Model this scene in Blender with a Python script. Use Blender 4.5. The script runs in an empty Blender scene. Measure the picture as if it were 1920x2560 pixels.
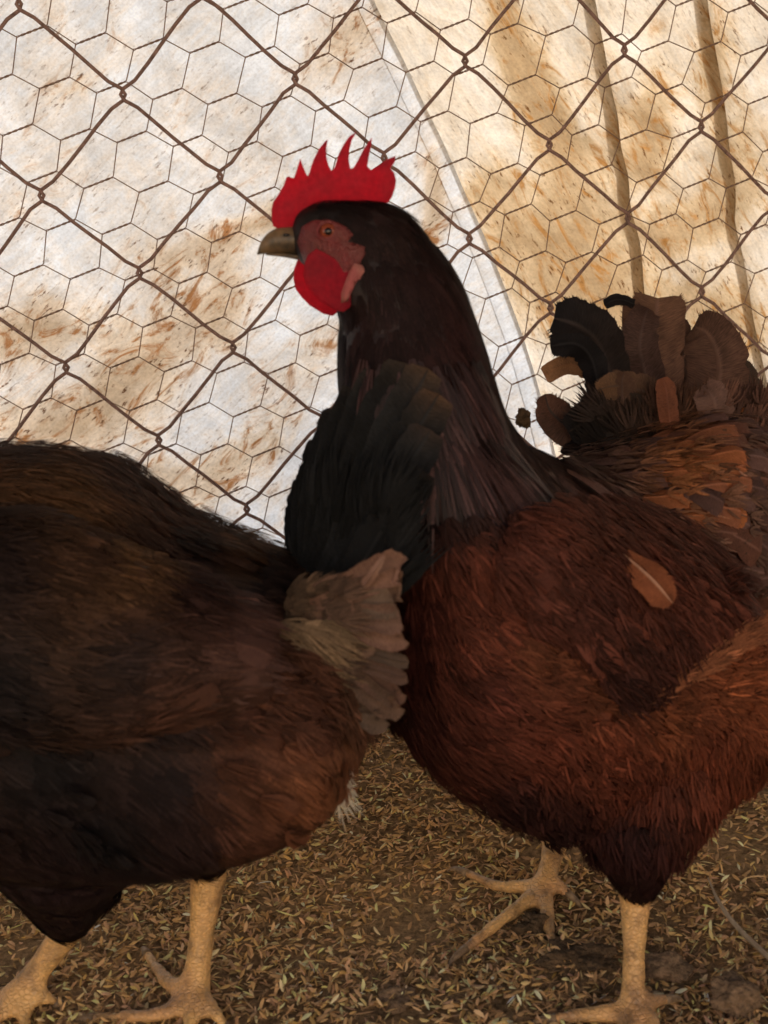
import bpy, bmesh, math, random
import numpy as np
from mathutils import Vector, Matrix
from mathutils.bvhtree import BVHTree
from mathutils.geometry import delaunay_2d_cdt

rng = np.random.default_rng(11)
random.seed(11)
SC = bpy.context.scene
COL = SC.collection

# ------------------------------------------------------------------ camera
FPX, CX, CY = 3000.0, 960.0, 1280.0
PITCH, ROLL, CAMH = math.radians(15), math.radians(-3.5), 0.40
_cp, _sp = math.cos(PITCH), math.sin(PITCH)
_r0, FWD, _u0 = np.array([1., 0, 0]), np.array([0, _cp, -_sp]), np.array([0, _sp, _cp])
RIGHT = math.cos(ROLL) * _r0 + math.sin(ROLL) * _u0
UP = -math.sin(ROLL) * _r0 + math.cos(ROLL) * _u0
EYE = np.array([0, 0, CAMH])
cam = bpy.data.cameras.new('camera')
cam.sensor_fit = 'VERTICAL'; cam.sensor_height = 36.0; cam.lens = FPX / 2560 * 36
cam.clip_start = 0.02; cam.clip_end = 500
cam.dof.use_dof = True; cam.dof.focus_distance = 0.84; cam.dof.aperture_fstop = 15
camo = bpy.data.objects.new('camera', cam); COL.objects.link(camo)
camo.matrix_world = Matrix(((RIGHT[0], UP[0], -FWD[0], EYE[0]), (RIGHT[1], UP[1], -FWD[1], EYE[1]),
                            (RIGHT[2], UP[2], -FWD[2], EYE[2]), (0, 0, 0, 1)))
SC.camera = camo
SC.view_settings.view_transform = 'Standard'; SC.view_settings.look = 'None'
SC.view_settings.exposure = 1.35; SC.view_settings.gamma = 1.0
SC.cycles.max_bounces = 10; SC.cycles.transmission_bounces = 6; SC.cycles.diffuse_bounces = 6
# ------------------------------------------------------------------ sky and sun
SUN = Vector((0.34, 1.0, 0.86)).normalized()
w = bpy.data.worlds.new('World'); SC.world = w; w.use_nodes = True
nt = w.node_tree; nt.nodes.clear()
sky = nt.nodes.new('ShaderNodeTexSky'); sky.sky_type = 'NISHITA'; sky.sun_disc = False
sky.sun_elevation = math.asin(SUN.z); sky.sun_rotation = math.atan2(SUN.x, SUN.y)
sky.dust_density = 2.0
bg = nt.nodes.new('ShaderNodeBackground'); bg.inputs['Strength'].default_value = 0.08
wo = nt.nodes.new('ShaderNodeOutputWorld')
nt.links.new(sky.outputs[0], bg.inputs[0]); nt.links.new(bg.outputs[0], wo.inputs[0])
sl = bpy.data.lights.new('sun', 'SUN'); sl.energy = 4.0; sl.angle = math.radians(0.5); sl.color = (1, 0.96, 0.90)
so = bpy.data.objects.new('sun', sl); COL.objects.link(so)
so.rotation_euler = SUN.to_track_quat('Z', 'Y').to_euler()

# ------------------------------------------------------------------ helpers
def ray(px, py):
    return FWD + (px - CX) / FPX * RIGHT - (py - CY) / FPX * UP
def W(px, py, Y):                                   # where the line of sight through a point of the photo meets depth Y
    d = ray(px, py); return EYE + d * (Y / d[1])
def G(px, py, h=0.0):                               # ... meets the ground
    d = ray(px, py); return EYE + d * ((h - CAMH) / d[2])
def project(P):
    Q = P - EYE; z = Q @ FWD
    return np.stack([CX + FPX * (Q @ RIGHT) / z, CY - FPX * (Q @ UP) / z], -1)

def tag(o, label=None, cat=None, group=None, kind=None):
    if label: o['label'] = label
    if cat: o['category'] = cat
    if group: o['group'] = group
    if kind: o['kind'] = kind
    return o
def mesh(name, verts, faces, mat=None, cols=None, smooth=True, uvs=None):
    me = bpy.data.meshes.new(name)
    verts = np.asarray(verts, dtype=float)
    if isinstance(faces, tuple):                    # (loops, starts, totals) flat arrays for big meshes
        loops, starts, totals = faces
        me.vertices.add(len(verts)); me.vertices.foreach_set('co', verts.ravel())
        me.loops.add(len(loops)); me.loops.foreach_set('vertex_index', loops.astype(np.int32))
        me.polygons.add(len(starts)); me.polygons.foreach_set('loop_start', starts.astype(np.int32))
        me.polygons.foreach_set('loop_total', totals.astype(np.int32))
        me.update(calc_edges=True)
    else:
        me.from_pydata([tuple(v) for v in verts], [], [tuple(int(i) for i in f) for f in faces])
    if smooth and len(me.polygons):
        me.polygons.foreach_set('use_smooth', np.ones(len(me.polygons), dtype=bool))
    if cols is not None:
        a = me.color_attributes.new('Col', 'FLOAT_COLOR', 'POINT')
        c = np.ones((len(verts), 4)); c[:, :3] = cols
        a.data.foreach_set('color', c.ravel())
    if uvs is not None:
        l = me.uv_layers.new(name='UVMap')
        li = np.empty(len(me.loops), dtype=np.int32); me.loops.foreach_get('vertex_index', li)
        l.data.foreach_set('uv', np.asarray(uvs, dtype=float)[li].ravel())
    if mat: me.materials.append(mat)
    me.update(); me.validate()
    return me
def obj(name, me, parent=None, kind=None):
    o = bpy.data.objects.new(name, me); COL.objects.link(o)
    if parent:
        o.parent = parent; o.matrix_parent_inverse = parent.matrix_world.inverted()
    if kind: o['kind'] = kind
    return o
def empty(name, loc, label, cat, group=None):
    o = bpy.data.objects.new(name, None); COL.objects.link(o); o.location = loc
    o.matrix_world = Matrix.Translation(loc); o.empty_display_size = .03
    return tag(o, label, cat, group)
def quads(n, m, base=0, closed=False):              # faces of an n x m grid of vertices
    f = []
    for i in range(n - 1):
        for j in range(m if closed else m - 1):
            a = base + i * m + j; b = base + i * m + (j + 1) % m
            f.append((a, b, b + m, a + m))
    return f
def catmull(P, n):
    P = np.asarray(P, float); k = len(P)
    if k < 3:
        t = np.linspace(0, 1, n)[:, None]; return P[0] * (1 - t) + P[-1] * t
    Q = np.vstack([2 * P[0] - P[1], P, 2 * P[-1] - P[-2]])
    out = []
    for s in np.linspace(0, k - 1, n):
        i = min(int(s), k - 2); t = s - i
        a, b, c, d = Q[i], Q[i + 1], Q[i + 2], Q[i + 3]
        out.append(.5 * (2 * b + (c - a) * t + (2 * a - 5 * b + 4 * c - d) * t * t + (3 * b - a - 3 * c + d) * t ** 3))
    return np.array(out)
def tube(P, R, k=6, cap=True):
    P = np.asarray(P, float); n = len(P); R = np.broadcast_to(R, n)
    T = np.gradient(P, axis=0); T /= np.linalg.norm(T, axis=1)[:, None] + 1e-12
    ref = np.array([.13, .97, .2]); V = []
    if abs(T[0] @ ref) > .9: ref = np.array([.9, .1, .4])
    for i in range(n):
        a = ref - T[i] * (ref @ T[i]); a /= np.linalg.norm(a); b = np.cross(T[i], a); ref = a
        for j in range(k):
            th = 2 * math.pi * j / k; V.append(P[i] + R[i] * (math.cos(th) * a + math.sin(th) * b))
    F = quads(n, k, 0, True)
    if cap: F += [tuple(range(k))[::-1], tuple(range((n - 1) * k, n * k))]
    return V, F
def join(parts):
    V, F = [], []
    for v, f in parts:
        b = len(V); V.extend(v); F.extend([tuple(i + b for i in q) for q in f])
    return V, F

# ------------------------------------------------------------------ materials
class NT:
    def __init__(s, name):
        s.m = bpy.data.materials.new(name); s.m.use_nodes = True; s.t = s.m.node_tree; s.t.nodes.clear()
        s.out = s.n('ShaderNodeOutputMaterial')
    def n(s, typ, **kw):
        x = s.t.nodes.new(typ)
        for k, v in kw.items(): setattr(x, k, v)
        return x
    def l(s, a, b): s.t.links.new(a, b)
    def setv(s, sock, v):
        if hasattr(v, 'is_output') or isinstance(v, bpy.types.NodeSocket): s.l(v, sock)
        elif isinstance(v, (tuple, list)) and len(v) == 3 and sock.type == 'RGBA': sock.default_value = (*v, 1)
        else: sock.default_value = v
    def math(s, op, a, b=0.0, clamp=False):
        x = s.n('ShaderNodeMath', operation=op, use_clamp=clamp); s.setv(x.inputs[0], a); s.setv(x.inputs[1], b); return x.outputs[0]
    def mix(s, f, a, b, mode='MIX'):
        x = s.n('ShaderNodeMix', data_type='RGBA', blend_type=mode)
        s.setv(x.inputs[0], f); s.setv(x.inputs[6], a); s.setv(x.inputs[7], b); return x.outputs[2]
    def noise(s, vec, scale, detail=3.0, rough=.55, dist=0.0):
        x = s.n('ShaderNodeTexNoise'); x.inputs['Scale'].default_value = scale; x.inputs['Detail'].default_value = detail
        x.inputs['Roughness'].default_value = rough; x.inputs['Distortion'].default_value = dist
        if vec is not None: s.l(vec, x.inputs['Vector'])
        return x.outputs['Fac']
    def ramp(s, f, *stops):
        x = s.n('ShaderNodeValToRGB'); e = x.color_ramp.elements
        while len(e) < len(stops): e.new(.5)
        for q, (p, c) in zip(e, stops):
            q.position = p; q.color = (*c, 1) if isinstance(c, tuple) else (c, c, c, 1)
        s.l(f, x.inputs[0]); return x.outputs[0]
    def mapping(s, vec, scale=(1, 1, 1), rot=(0, 0, 0), loc=(0, 0, 0)):
        x = s.n('ShaderNodeMapping'); x.inputs['Scale'].default_value = scale; x.inputs['Rotation'].default_value = rot
        x.inputs['Location'].default_value = loc; s.l(vec, x.inputs[0]); return x.outputs[0]
    def coord(s, k='Object'): return s.n('ShaderNodeTexCoord').outputs[k]
    def attr(s, name='Col'): return s.n('ShaderNodeVertexColor', layer_name=name).outputs[0]
    def bump(s, h, strength=.3, dist=.001):
        x = s.n('ShaderNodeBump'); x.inputs['Strength'].default_value = strength; x.inputs['Distance'].default_value = dist
        s.l(h, x.inputs['Height']); return x.outputs[0]
    def bsdf(s, color, rough=.6, spec=.3, normal=None, **kw):
        x = s.n('ShaderNodeBsdfPrincipled'); s.setv(x.inputs['Base Color'], color); s.setv(x.inputs['Roughness'], rough)
        s.setv(x.inputs['Specular IOR Level'], spec)
        if normal is not None: s.l(normal, x.inputs['Normal'])
        for k, v in kw.items(): s.setv(x.inputs[k.replace('_', ' ')], v)
        return x.outputs[0]
    def trans(s, color, shader, f):
        x = s.n('ShaderNodeBsdfTranslucent'); s.setv(x.inputs[0], color)
        m = s.n('ShaderNodeMixShader'); s.setv(m.inputs[0], f); s.l(shader, m.inputs[1]); s.l(x.outputs[0], m.inputs[2]); return m.outputs[0]
    def done(s, sh): s.l(sh, s.out.inputs[0]); return s.m

def mat_plumage(name, trans=.22, spec=.12, rough=.6):
    t = NT(name); c = t.attr()
    n = t.noise(t.coord(), 900, 2)
    c2 = t.mix(1.0, c, t.ramp(n, (.3, .72), (.75, 1.25)), 'MULTIPLY')
    return t.done(t.trans(c2, t.bsdf(c2, rough, spec), trans))
def mat_vane(name, trans=.3):                        # big feathers: barbs run slanted from the shaft
    t = NT(name); c = t.attr(); uv = t.n('ShaderNodeUVMap').outputs[0]
    n = t.noise(t.mapping(uv, (3, 110, 1)), 1.0, 3, .65)
    n2 = t.noise(t.coord(), 70, 2)
    c2 = t.mix(1.0, c, t.ramp(n, (.3, .62), (.66, 1.5)), 'MULTIPLY')
    c2 = t.mix(1.0, c2, t.ramp(n2, (.3, .75), (.7, 1.2)), 'MULTIPLY')
    return t.done(t.trans(c2, t.bsdf(c2, .6, .15, t.bump(n, .5, .0006)), trans))
M_PLUME = mat_plumage('plumage')
M_DOWN = mat_plumage('down', .4, .15, .7)
M_VANE = mat_vane('feather_vane')
M_DOWNVANE = mat_vane('soft_vane', .4)
def mat_contour():
    t = NT('contour_vane'); uv = t.n('ShaderNodeUVMap').outputs[0]; oi = t.n('ShaderNodeObjectInfo')
    n = t.noise(t.mapping(uv, (3, 90, 1)), 1.0, 3, .65)
    c = t.mix(1.0, oi.outputs['Color'], t.attr(), 'MULTIPLY')
    c = t.mix(1.0, c, t.ramp(n, (.3, .7), (.62, 1.45)), 'MULTIPLY')
    return t.done(t.trans(c, t.bsdf(c, .6, .15, t.bump(n, .5, .0006)), .25))
M_CONTOUR = mat_contour()
def mat_body():
    t = NT('bird_skin'); c = t.attr(); n = t.noise(t.coord(), 260, 4)
    n2 = t.noise(t.mapping(t.coord(), (220, 220, 420)), 1.0, 2)
    c2 = t.mix(1.0, c, t.ramp(n, (.3, .7), (.72, 1.2)), 'MULTIPLY')
    return t.done(t.bsdf(c2, .55, .3, t.bump(n2, .5, .0009)))
M_BODY = mat_body()
def mat_leg():
    t = NT('scaly_leg'); o = t.coord(); c = t.attr()
    v = t.n('ShaderNodeTexVoronoi', feature='DISTANCE_TO_EDGE'); v.inputs['Scale'].default_value = 1.0
    t.l(t.mapping(o, (330, 330, 520)), v.inputs['Vector'])
    edge = t.ramp(v.outputs['Distance'], (.0, 0.), (.22, 1.))
    n = t.noise(o, 60, 5, .65); n2 = t.noise(o, 400, 3); n3 = t.noise(o, 25, 2)
    c2 = t.mix(1.0, c, t.ramp(edge, (0., .86), (1., 1.03)), 'MULTIPLY')
    c2 = t.mix(t.ramp(n3, (.4, 0.), (.65, .5)), c2, (.50, .24, .13))
    c2 = t.mix(t.ramp(n, (.46, 0.), (.66, .8)), c2, (.15, .09, .05))
    c2 = t.mix(1.0, c2, t.ramp(n2, (.3, .93), (.7, 1.05)), 'MULTIPLY')
    return t.done(t.bsdf(c2, .38, .5, t.bump(t.math('ADD', edge, t.math('MULTIPLY', n2, .5)), .5, .0008)))
M_LEG = mat_leg()
def mat_flesh(name, c, tr):
    t = NT(name); o = t.coord(); n = t.noise(o, 330, 4, .6); n2 = t.noise(o, 60, 2)
    c2 = t.mix(1.0, t.mix(t.ramp(n2, (.35, 0.), (.7, 1.)), c, (c[0] * .75, c[1] * 1.5, c[2] * 1.1)), t.ramp(n, (.3, .86), (.7, 1.1)), 'MULTIPLY')
    return t.done(t.trans(c2, t.bsdf(c2, .38, .45, t.bump(t.math('ADD', n, t.noise(o, 900, 2)), .8, .0016)), tr))
M_COMB = mat_flesh('comb_flesh', (.95, .06, .13), .84)
M_LOBE = mat_flesh('lobe_flesh', (.50, .13, .13), .3)
def mat_simple(name, c1, c2, scale, rough=.7, spec=.3, bump=.3, dist=.001):
    t = NT(name); n = t.noise(t.coord(), scale, 5, .62)
    return t.done(t.bsdf(t.mix(t.ramp(n, (.35, 0.), (.68, 1.)), c1, c2), rough, spec, t.bump(n, bump, dist)))
M_BEAK = mat_simple('beak_horn', (.20, .13, .07), (.05, .04, .03), 160, .4, .45, .2)
M_CLAW = mat_simple('claw_horn', (.32, .22, .13), (.12, .08, .05), 300, .45)
M_WIRE = mat_simple('rusty_wire', (.30, .19, .17), (.14, .085, .075), 220, .6, .35, .4)
M_MESHWIRE = mat_simple('mesh_wire', (.30, .20, .15), (.15, .09, .065), 300, .6, .35, .3)
M_EYE = NT('eye_amber'); M_EYE = M_EYE.done(M_EYE.bsdf((.22, .05, .025), .12, .6))
M_PUPIL = NT('pupil'); M_PUPIL = M_PUPIL.done(M_PUPIL.bsdf((.01, .008, .008), .08, .6))
M_STONE = mat_simple('stone', (.30, .20, .125), (.13, .09, .058), 220, .95, .1, 1.0, .004)
M_CLOD = mat_simple('dung', (.15, .10, .06), (.06, .042, .026), 260, .95, .1, 1.0, .004)
M_STRAW = mat_simple('straw', (.42, .34, .25), (.27, .2, .13), 90, .6)
M_WOOD = mat_simple('old_timber', (.12, .075, .045), (.05, .032, .02), 14, .85, .15, .5, .004)
M_SHADE_ROOF = mat_simple('shade_roof_sheet', (.10, .075, .06), (.05, .035, .03), 6, .8, .2)

# ------------------------------------------------------------------ the setting
WAVES = [(rng.uniform(0, 6.28), rng.uniform(12, 75), rng.uniform(0, 6.28)) for _ in range(14)]
def soil(X, Y):
    """height of the trodden floor"""
    near = np.exp(-((X - .05) / .8) ** 4 - ((Y - .75) / .7) ** 4)
    Z = sum(np.sin((X * math.cos(a) + Y * math.sin(a)) * fr + ph) * .030 / fr for a, fr, ph in WAVES) * near
    g = G(1430, 2390)
    return Z - .002 + .010 * np.exp(-(((X - g[0]) / .03) ** 2 + ((Y - g[1]) / .025) ** 2)) + .0012 * np.sin(X * 211 + 3 * np.sin(Y * 90)) * np.sin(Y * 187) * near
def ground():
    xs = np.unique(np.r_[np.array([-400, -120, -40, -12, -5, -2.2, -1.2]), np.linspace(-.75, .85, 200), [1.3, 2.3, 5, 12, 40, 120, 400]])
    ys = np.unique(np.r_[np.array([-400, -120, -40, -12, -5, -2, -1, -.3]), np.linspace(.2, 1.35, 150), [1.8, 3, 6, 14, 40, 120, 400]])
    X, Y = np.meshgrid(xs, ys)
    Z = soil(X, Y)
    t = NT('litter_soil'); o = t.coord()
    n = t.noise(o, 9, 5); n2 = t.noise(o, 240, 4, .7)
    c = t.mix(t.ramp(n, (.35, 0.), (.65, 1.)), (.34, .225, .12), (.20, .13, .07))
    c = t.mix(1.0, c, t.ramp(n2, (.3, .35), (.7, 1.5)), 'MULTIPLY')
    # beyond the coop: pale sun-baked earth
    sep = t.n('ShaderNodeSeparateXYZ'); t.l(o, sep.inputs[0])
    far = t.math('ADD', t.math('GREATER_THAN', t.math('ABSOLUTE', sep.outputs[0]), 1.75), t.math('LESS_THAN', sep.outputs[1], -.4), True)
    far = t.math('ADD', far, t.math('GREATER_THAN', sep.outputs[1], 1.5), True)
    c = t.mix(far, c, t.mix(n, (.50, .36, .20), (.40, .28, .15)))
    m = t.done(t.bsdf(c, .95, .1, t.bump(n2, .9, .003)))
    me = mesh('ground', np.stack([X.ravel(), Y.ravel(), Z.ravel()], 1), quads(len(ys), len(xs)), m)
    return tag(obj('ground', me), kind='structure')
ground()

FD, FYAW = 1.05, 0.15716
FDIR = np.array([math.cos(FYAW), math.sin(FYAW), 0]); FNOR = np.array([-math.sin(FYAW), math.cos(FYAW), 0])
def FP(s, z, off=0.0): return np.array([0, FD, CAMH]) + FDIR * s + FNOR * off + np.array([0, 0, z])
def to_plane(px, py, off=0.0):
    d = ray(px, py); P0 = np.array([0, FD, CAMH]) + FNOR * off - EYE
    P = d * ((P0 @ FNOR) / (d @ FNOR)); return np.array([(P - np.array([0, FD, 0])) @ FDIR, P[2]])

# --- the tarpaulin: a white sheet and, tucked behind its hem, a browned sheet with standing pleats
def mat_tarp(name, base, tint, stain, k_tint, k_stain, ang, tr):
    t = NT(name); sta = t.attr(); sta = t.math('ADD', sta, 0.0); uv = t.n('ShaderNodeUVMap').outputs[0]
    big = t.noise(t.mapping(uv, (6, 6, 1), (0, 0, 0), (3.1, 1.7, 0)), 1.0, 4, .6, .6)
    strk = t.noise(t.mapping(t.mapping(uv, (1, 1, 1), (0, 0, ang)), (19, 40, 1)), 1.0, 5, .68, 2.2)
    patch = t.noise(t.mapping(uv, (13, 13, 1)), 1.0, 5, .68, .8)
    grit = t.noise(t.mapping(t.mapping(uv, (1, 1, 1), (0, 0, ang)), (110, 330, 1)), 1.0, 3, .6)
    grit2 = t.noise(t.mapping(uv, (420, 420, 1)), 1.0, 2)
    rub = t.noise(t.mapping(t.mapping(uv, (1, 1, 1), (0, 0, ang)), (14, 240, 1)), 1.0, 3, .6)
    brk = t.math('ADD', t.math('MULTIPLY', patch, .9), t.math('MULTIPLY', strk, .7))          # breaks the stains up
    lev = t.math('ADD', t.math('MULTIPLY', sta, .75), t.math('SUBTRACT', brk, .71))           # how soiled
    c = t.mix(t.ramp(lev, (.0, 0.), (.45, k_tint)), base, tint)
    c = t.mix(t.ramp(lev, (.36, 0.), (.78, .85)), c, (tint[0] * .66, tint[1] * .58, tint[2] * .48))
    m = t.math('MULTIPLY', t.ramp(strk, (.53, 0.), (.64, 1.)), t.ramp(lev, (.22, 0.), (.5, 1.)))
    c = t.mix(t.math('MULTIPLY', m, k_stain), c, stain)
    m2 = t.math('MULTIPLY', t.ramp(grit, (.57, 0.), (.64, 1.)), t.ramp(lev, (-.02, .08), (.35, .95)))
    m2 = t.math('MULTIPLY', m2, t.ramp(t.noise(t.mapping(uv, (38, 38, 1), (0, 0, 0), (2, 7, 0)), 1.0, 4, .7), (.46, .0), (.58, 1.)))
    c = t.mix(m2, c, (stain[0] * .32, stain[1] * .26, stain[2] * .22))
    c = t.mix(1.0, c, t.ramp(t.noise(t.mapping(uv, (24, 24, 1), (0, 0, 0), (5, 2, 0)), 1.0, 5, .7, 1.2), (.34, .80), (.6, 1.04)), 'MULTIPLY')
    c = t.mix(1.0, c, t.ramp(rub, (.3, .91), (.62, 1.04)), 'MULTIPLY')
    c = t.mix(1.0, c, t.ramp(grit2, (.3, .88), (.6, 1.04)), 'MULTIPLY')
    d = t.n('ShaderNodeBsdfDiffuse'); t.l(c, d.inputs[0]); t.l(t.bump(t.math('ADD', rub, patch), .25, .002), d.inputs['Normal'])
    return t.done(t.trans(c, d.outputs[0], tr))
M_TARPW = mat_tarp('white_tarp', (.80, .87, .97), (.78, .69, .58), (.38, .19, .085), .95, 1.0, math.radians(-38), .205)
M_TARPB = mat_tarp('brown_tarp', (.84, .80, .73), (.70, .56, .38), (.46, .23, .07), 1.0, .9, math.radians(80), .25)

EDGE_PX = [(850, -160), (930, 0), (1090, 320), (1180, 520), (1260, 720), (1330, 930), (1390, 1160), (1470, 1600)]
def stain_of(blobs, S, Zs, off):
    out = np.zeros(len(S))
    for px, py, rx, ry, ang, amt in blobs:
        c = to_plane(px, py, off); k = .00037; a = math.radians(ang)
        u = (S - c[0]) * math.cos(a) + (Zs - c[1]) * math.sin(a); v = -(S - c[0]) * math.sin(a) + (Zs - c[1]) * math.cos(a)
        out += amt * np.exp(-(u / (rx * k)) ** 2 - (v / (ry * k)) ** 2)
    return np.clip(out, 0, 1)
BLOB_W = [(60, 830, 170, 70, 5, .9), (330, 930, 120, 70, 25, .95), (150, 1060, 190, 80, 0, .75), (480, 640, 150, 70, 10, .45), (450, 800, 140, 90, 0, .5), (560, 1180, 190, 60, 35, .75), (640, 560, 170, 26, 18, .9),
          (560, 750, 60, 120, -20, .6), (900, 60, 90, 50, 30, .5), (1090, 450, 30, 120, 0, 1.0), (1075, 620, 26, 90, 0, .6), (180, 240, 120, 60, 20, .35), (130, 20, 30, 80, 0, .4), (820, 150, 130, 60, 40, .35), (90, 470, 140, 60, 20, .3), (780, 900, 110, 60, 30, .5), (420, 1190, 90, 50, 0, .6)]
BLOB_B = [(1490, 690, 80, 26, 12, 1.0), (1500, 680, 60, 20, 12, 1.0), (1265, 40, 45, 130, 12, 1.0), (1330, 210, 50, 130, 25, 1.0), (1390, 330, 60, 110, 25, .9), (1300, 600, 190, 110, 0, .75), (1430, 560, 120, 110, 0, .7), (1230, 460, 70, 50, 10, .6), (1480, 760, 190, 90, 0, .8), (1620, 330, 55, 110, 0, .8), (1640, 420, 70, 60, 0, .5), (1730, 560, 130, 60, 15, .9),
          (1770, 160, 40, 110, 0, .55), (1640, 140, 60, 160, 0, .3), (1860, 440, 90, 150, 0, .35), (1700, 780, 160, 90, 0, .6), (1530, 300, 40, 300, 8, .35), (1800, 330, 45, 300, 8, .4), (1850, 820, 100, 120, 0, .6)]
def build_tarps():
    OFF = .055
    E_ = np.array([to_plane(x, y, OFF) for x, y in EDGE_PX]); o = np.argsort(E_[:, 1])
    zs = np.linspace(-CAMH - .01, .545, 80)
    edge = np.interp(zs, E_[o, 1], E_[o, 0])
    slope = np.array((E_[o, 0][-2] - E_[o, 0][0]) / (E_[o, 1][-2] - E_[o, 1][0]))
    top = zs > E_[o, 1][-1]; edge[top] = E_[o, 0][-1] + slope * (zs[top] - E_[o, 1][-1])
    root = empty('tarpaulin', FP(0, -CAMH, OFF), 'dirty white tarpaulin, brown stained and pleated at right, hanging behind the wire fence', 'tarpaulin')
    def relief(s, z):
        return (.006 * np.sin(9 * s + 3 * z + 1) + .004 * np.sin(17 * s - 8 * z) + .0022 * np.sin(41 * s + 23 * z + 2) + .0016 * np.sin(63 * z - 38 * s))
    # white sheet
    us = np.r_[np.linspace(-1.9, -.5, 12)[:-1], np.linspace(-.5, -.0155, 70)]
    V, UV = [], []
    for z, e in zip(zs, edge):
        k = 0
        for u in us:
            s = e + u * (1 if u > -.5 else 1); V.append(FP(s, z, OFF - .003 + relief(s, z))); UV.append((s, z))
    UVa = np.array(UV); st = stain_of(BLOB_W, UVa[:, 0], UVa[:, 1], OFF)
    me = mesh('white_sheet', V, quads(len(zs), len(us)), M_TARPW, np.repeat(st[:, None], 3, 1), uvs=UV); obj('white_sheet', me, root)
    # folded hem of the white sheet: a second thickness turned back
    V, UV = [], []
    hu = np.linspace(-.0165, .0015, 6)
    for z, e in zip(zs, edge):
        for u in hu:
            s = e + u; V.append(FP(s, z, OFF - .0035 + relief(s, z) - .001 * math.cos(u * 250))); UV.append((s * 1.0 + 9, z))
    UVa = np.array(UV); st = stain_of(BLOB_W, UVa[:, 0] - 9, UVa[:, 1], OFF)
    obj('hem', mesh('hem', V, quads(len(zs), len(hu)), M_TARPW, np.repeat(st[:, None], 3, 1) * .6, uvs=UV), root)
    # brown sheet, with S-folds (three layers of cloth) and a slack pouch
    folds = [([(1440, -160), (1478, 0), (1510, 180), (1535, 350), (1560, 500), (1600, 740), (1650, 1100)], 21),
             ([(1722, -160), (1748, 0), (1775, 180), (1800, 320), (1832, 560), (1875, 760), (1915, 960), (1960, 1200)], 24)]
    FS = []
    for pts, wpx in folds:
        q = np.array([to_plane(x, y, OFF) for x, y in pts]); oo = np.argsort(q[:, 1])
        sl = (q[oo, 0][-2] - q[oo, 0][0]) / (q[oo, 1][-2] - q[oo, 1][0])
        c = np.interp(zs, q[oo, 1], q[oo, 0]); tp = zs > q[oo, 1][-1]; c[tp] = q[oo, 0][-1] + sl * (zs[tp] - q[oo, 1][-1])
        FS.append((c, wpx * .00037))
    pouch = to_plane(1750, 540, OFF)
    V, UV, SZ, ncol = [], [], [], None
    for i, z in enumerate(zs):
        pts = []                                    # (s, depth offset, cloth coordinate)
        u = 0.0
        f1, w1 = FS[0][0][i], FS[0][1] * (1 + .25 * math.sin(7 * z + 1)); f2, w2 = FS[1][0][i], FS[1][1] * (1 + .3 * math.sin(9 * z))
        segs = [(edge[i] + .0008, f1 + w1 / 2, 0.0, 30), (f1 + w1 / 2, f1 - w1 / 2, .003, 5), (f1 - w1 / 2, f2 + w2 / 2, .006, 40),
                (f2 + w2 / 2, f2 - w2 / 2, .009, 5), (f2 - w2 / 2, f2 + .5, .012, 26), (f2 + .5, f2 + 2.0, .012, 6)]
        for (a, b, dd, n) in segs:
            for k in range(n):
                s = a + (b - a) * k / (n - 1); pts.append((s, dd, u + abs(s - a)))
            u += abs(b - a)
        ncol = len(pts)
        for (s, dd, uu) in pts:
            g = math.exp(-((s - pouch[0]) / .028) ** 2 - ((z - pouch[1] - .012) / .022) ** 2)
            ridge = .010 * g - .013 * math.exp(-((s - pouch[0]) / .04) ** 2) * math.exp(-((z - pouch[1] + .012) / .006) ** 2)
            wr = .0035 * math.sin(70 * s + 10 * math.sin(13 * z)) * math.exp(-((s - f1 - .02) / .08) ** 2)
            V.append(FP(s, z, OFF - .0005 + dd * .7 + relief(s, z) - ridge + wr)); UV.append((uu + .3, z)); SZ.append((s, z))
    SZ = np.array(SZ); st = stain_of(BLOB_B, SZ[:, 0], SZ[:, 1], OFF)
    obj('brown_sheet', mesh('brown_sheet', V, quads(len(zs), ncol), M_TARPB, np.repeat(st[:, None], 3, 1), uvs=UV), root)
build_tarps()

# --- added unseen roof and side walls for shade, yard wall for warm bounce
def box(name, lo, hi, mat, parent=None):
    bm = bmesh.new(); bmesh.ops.create_cube(bm, size=1)
    lo, hi = Vector(lo), Vector(hi)
    for v in bm.verts: v.co = Vector([lo[i] + (v.co[i] + .5) * (hi[i] - lo[i]) for i in range(3)])
    bmesh.ops.bevel(bm, geom=bm.edges[:], offset=.004, segments=1, affect='EDGES')
    me = bpy.data.meshes.new(name); bm.to_mesh(me); bm.free(); me.materials.append(mat)
    return obj(name, me, parent)
tag(box('roof', (-1.9, -.12, .95), (2.0, 1.30, .99), M_SHADE_ROOF), kind='structure')  # unseen roof, added low to keep the interior shaded
M_CLAY = mat_simple('bounce_wall_clay', (.68, .57, .44), (.58, .47, .35), 5, .9, .1)
tag(box('bounce_wall', (-5.0, -3.3, -.02), (5.0, -3.1, 2.4), M_CLAY), 'unseen clay wall added across the yard to bounce warm sunlight into the coop', 'wall')  # added out of view as a warm sunlight reflector
tag(box('wall', (-1.80, -.10, -.02), (-1.74, 1.0, .945), M_WOOD), 'unseen weathered timber side wall added to shade the coop left of the hens', 'wall')
tag(box('wall', (1.80, -.10, -.02), (1.86, 1.28, .945), M_WOOD), 'unseen weathered timber side wall added to shade the coop right of the hens', 'wall')

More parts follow.
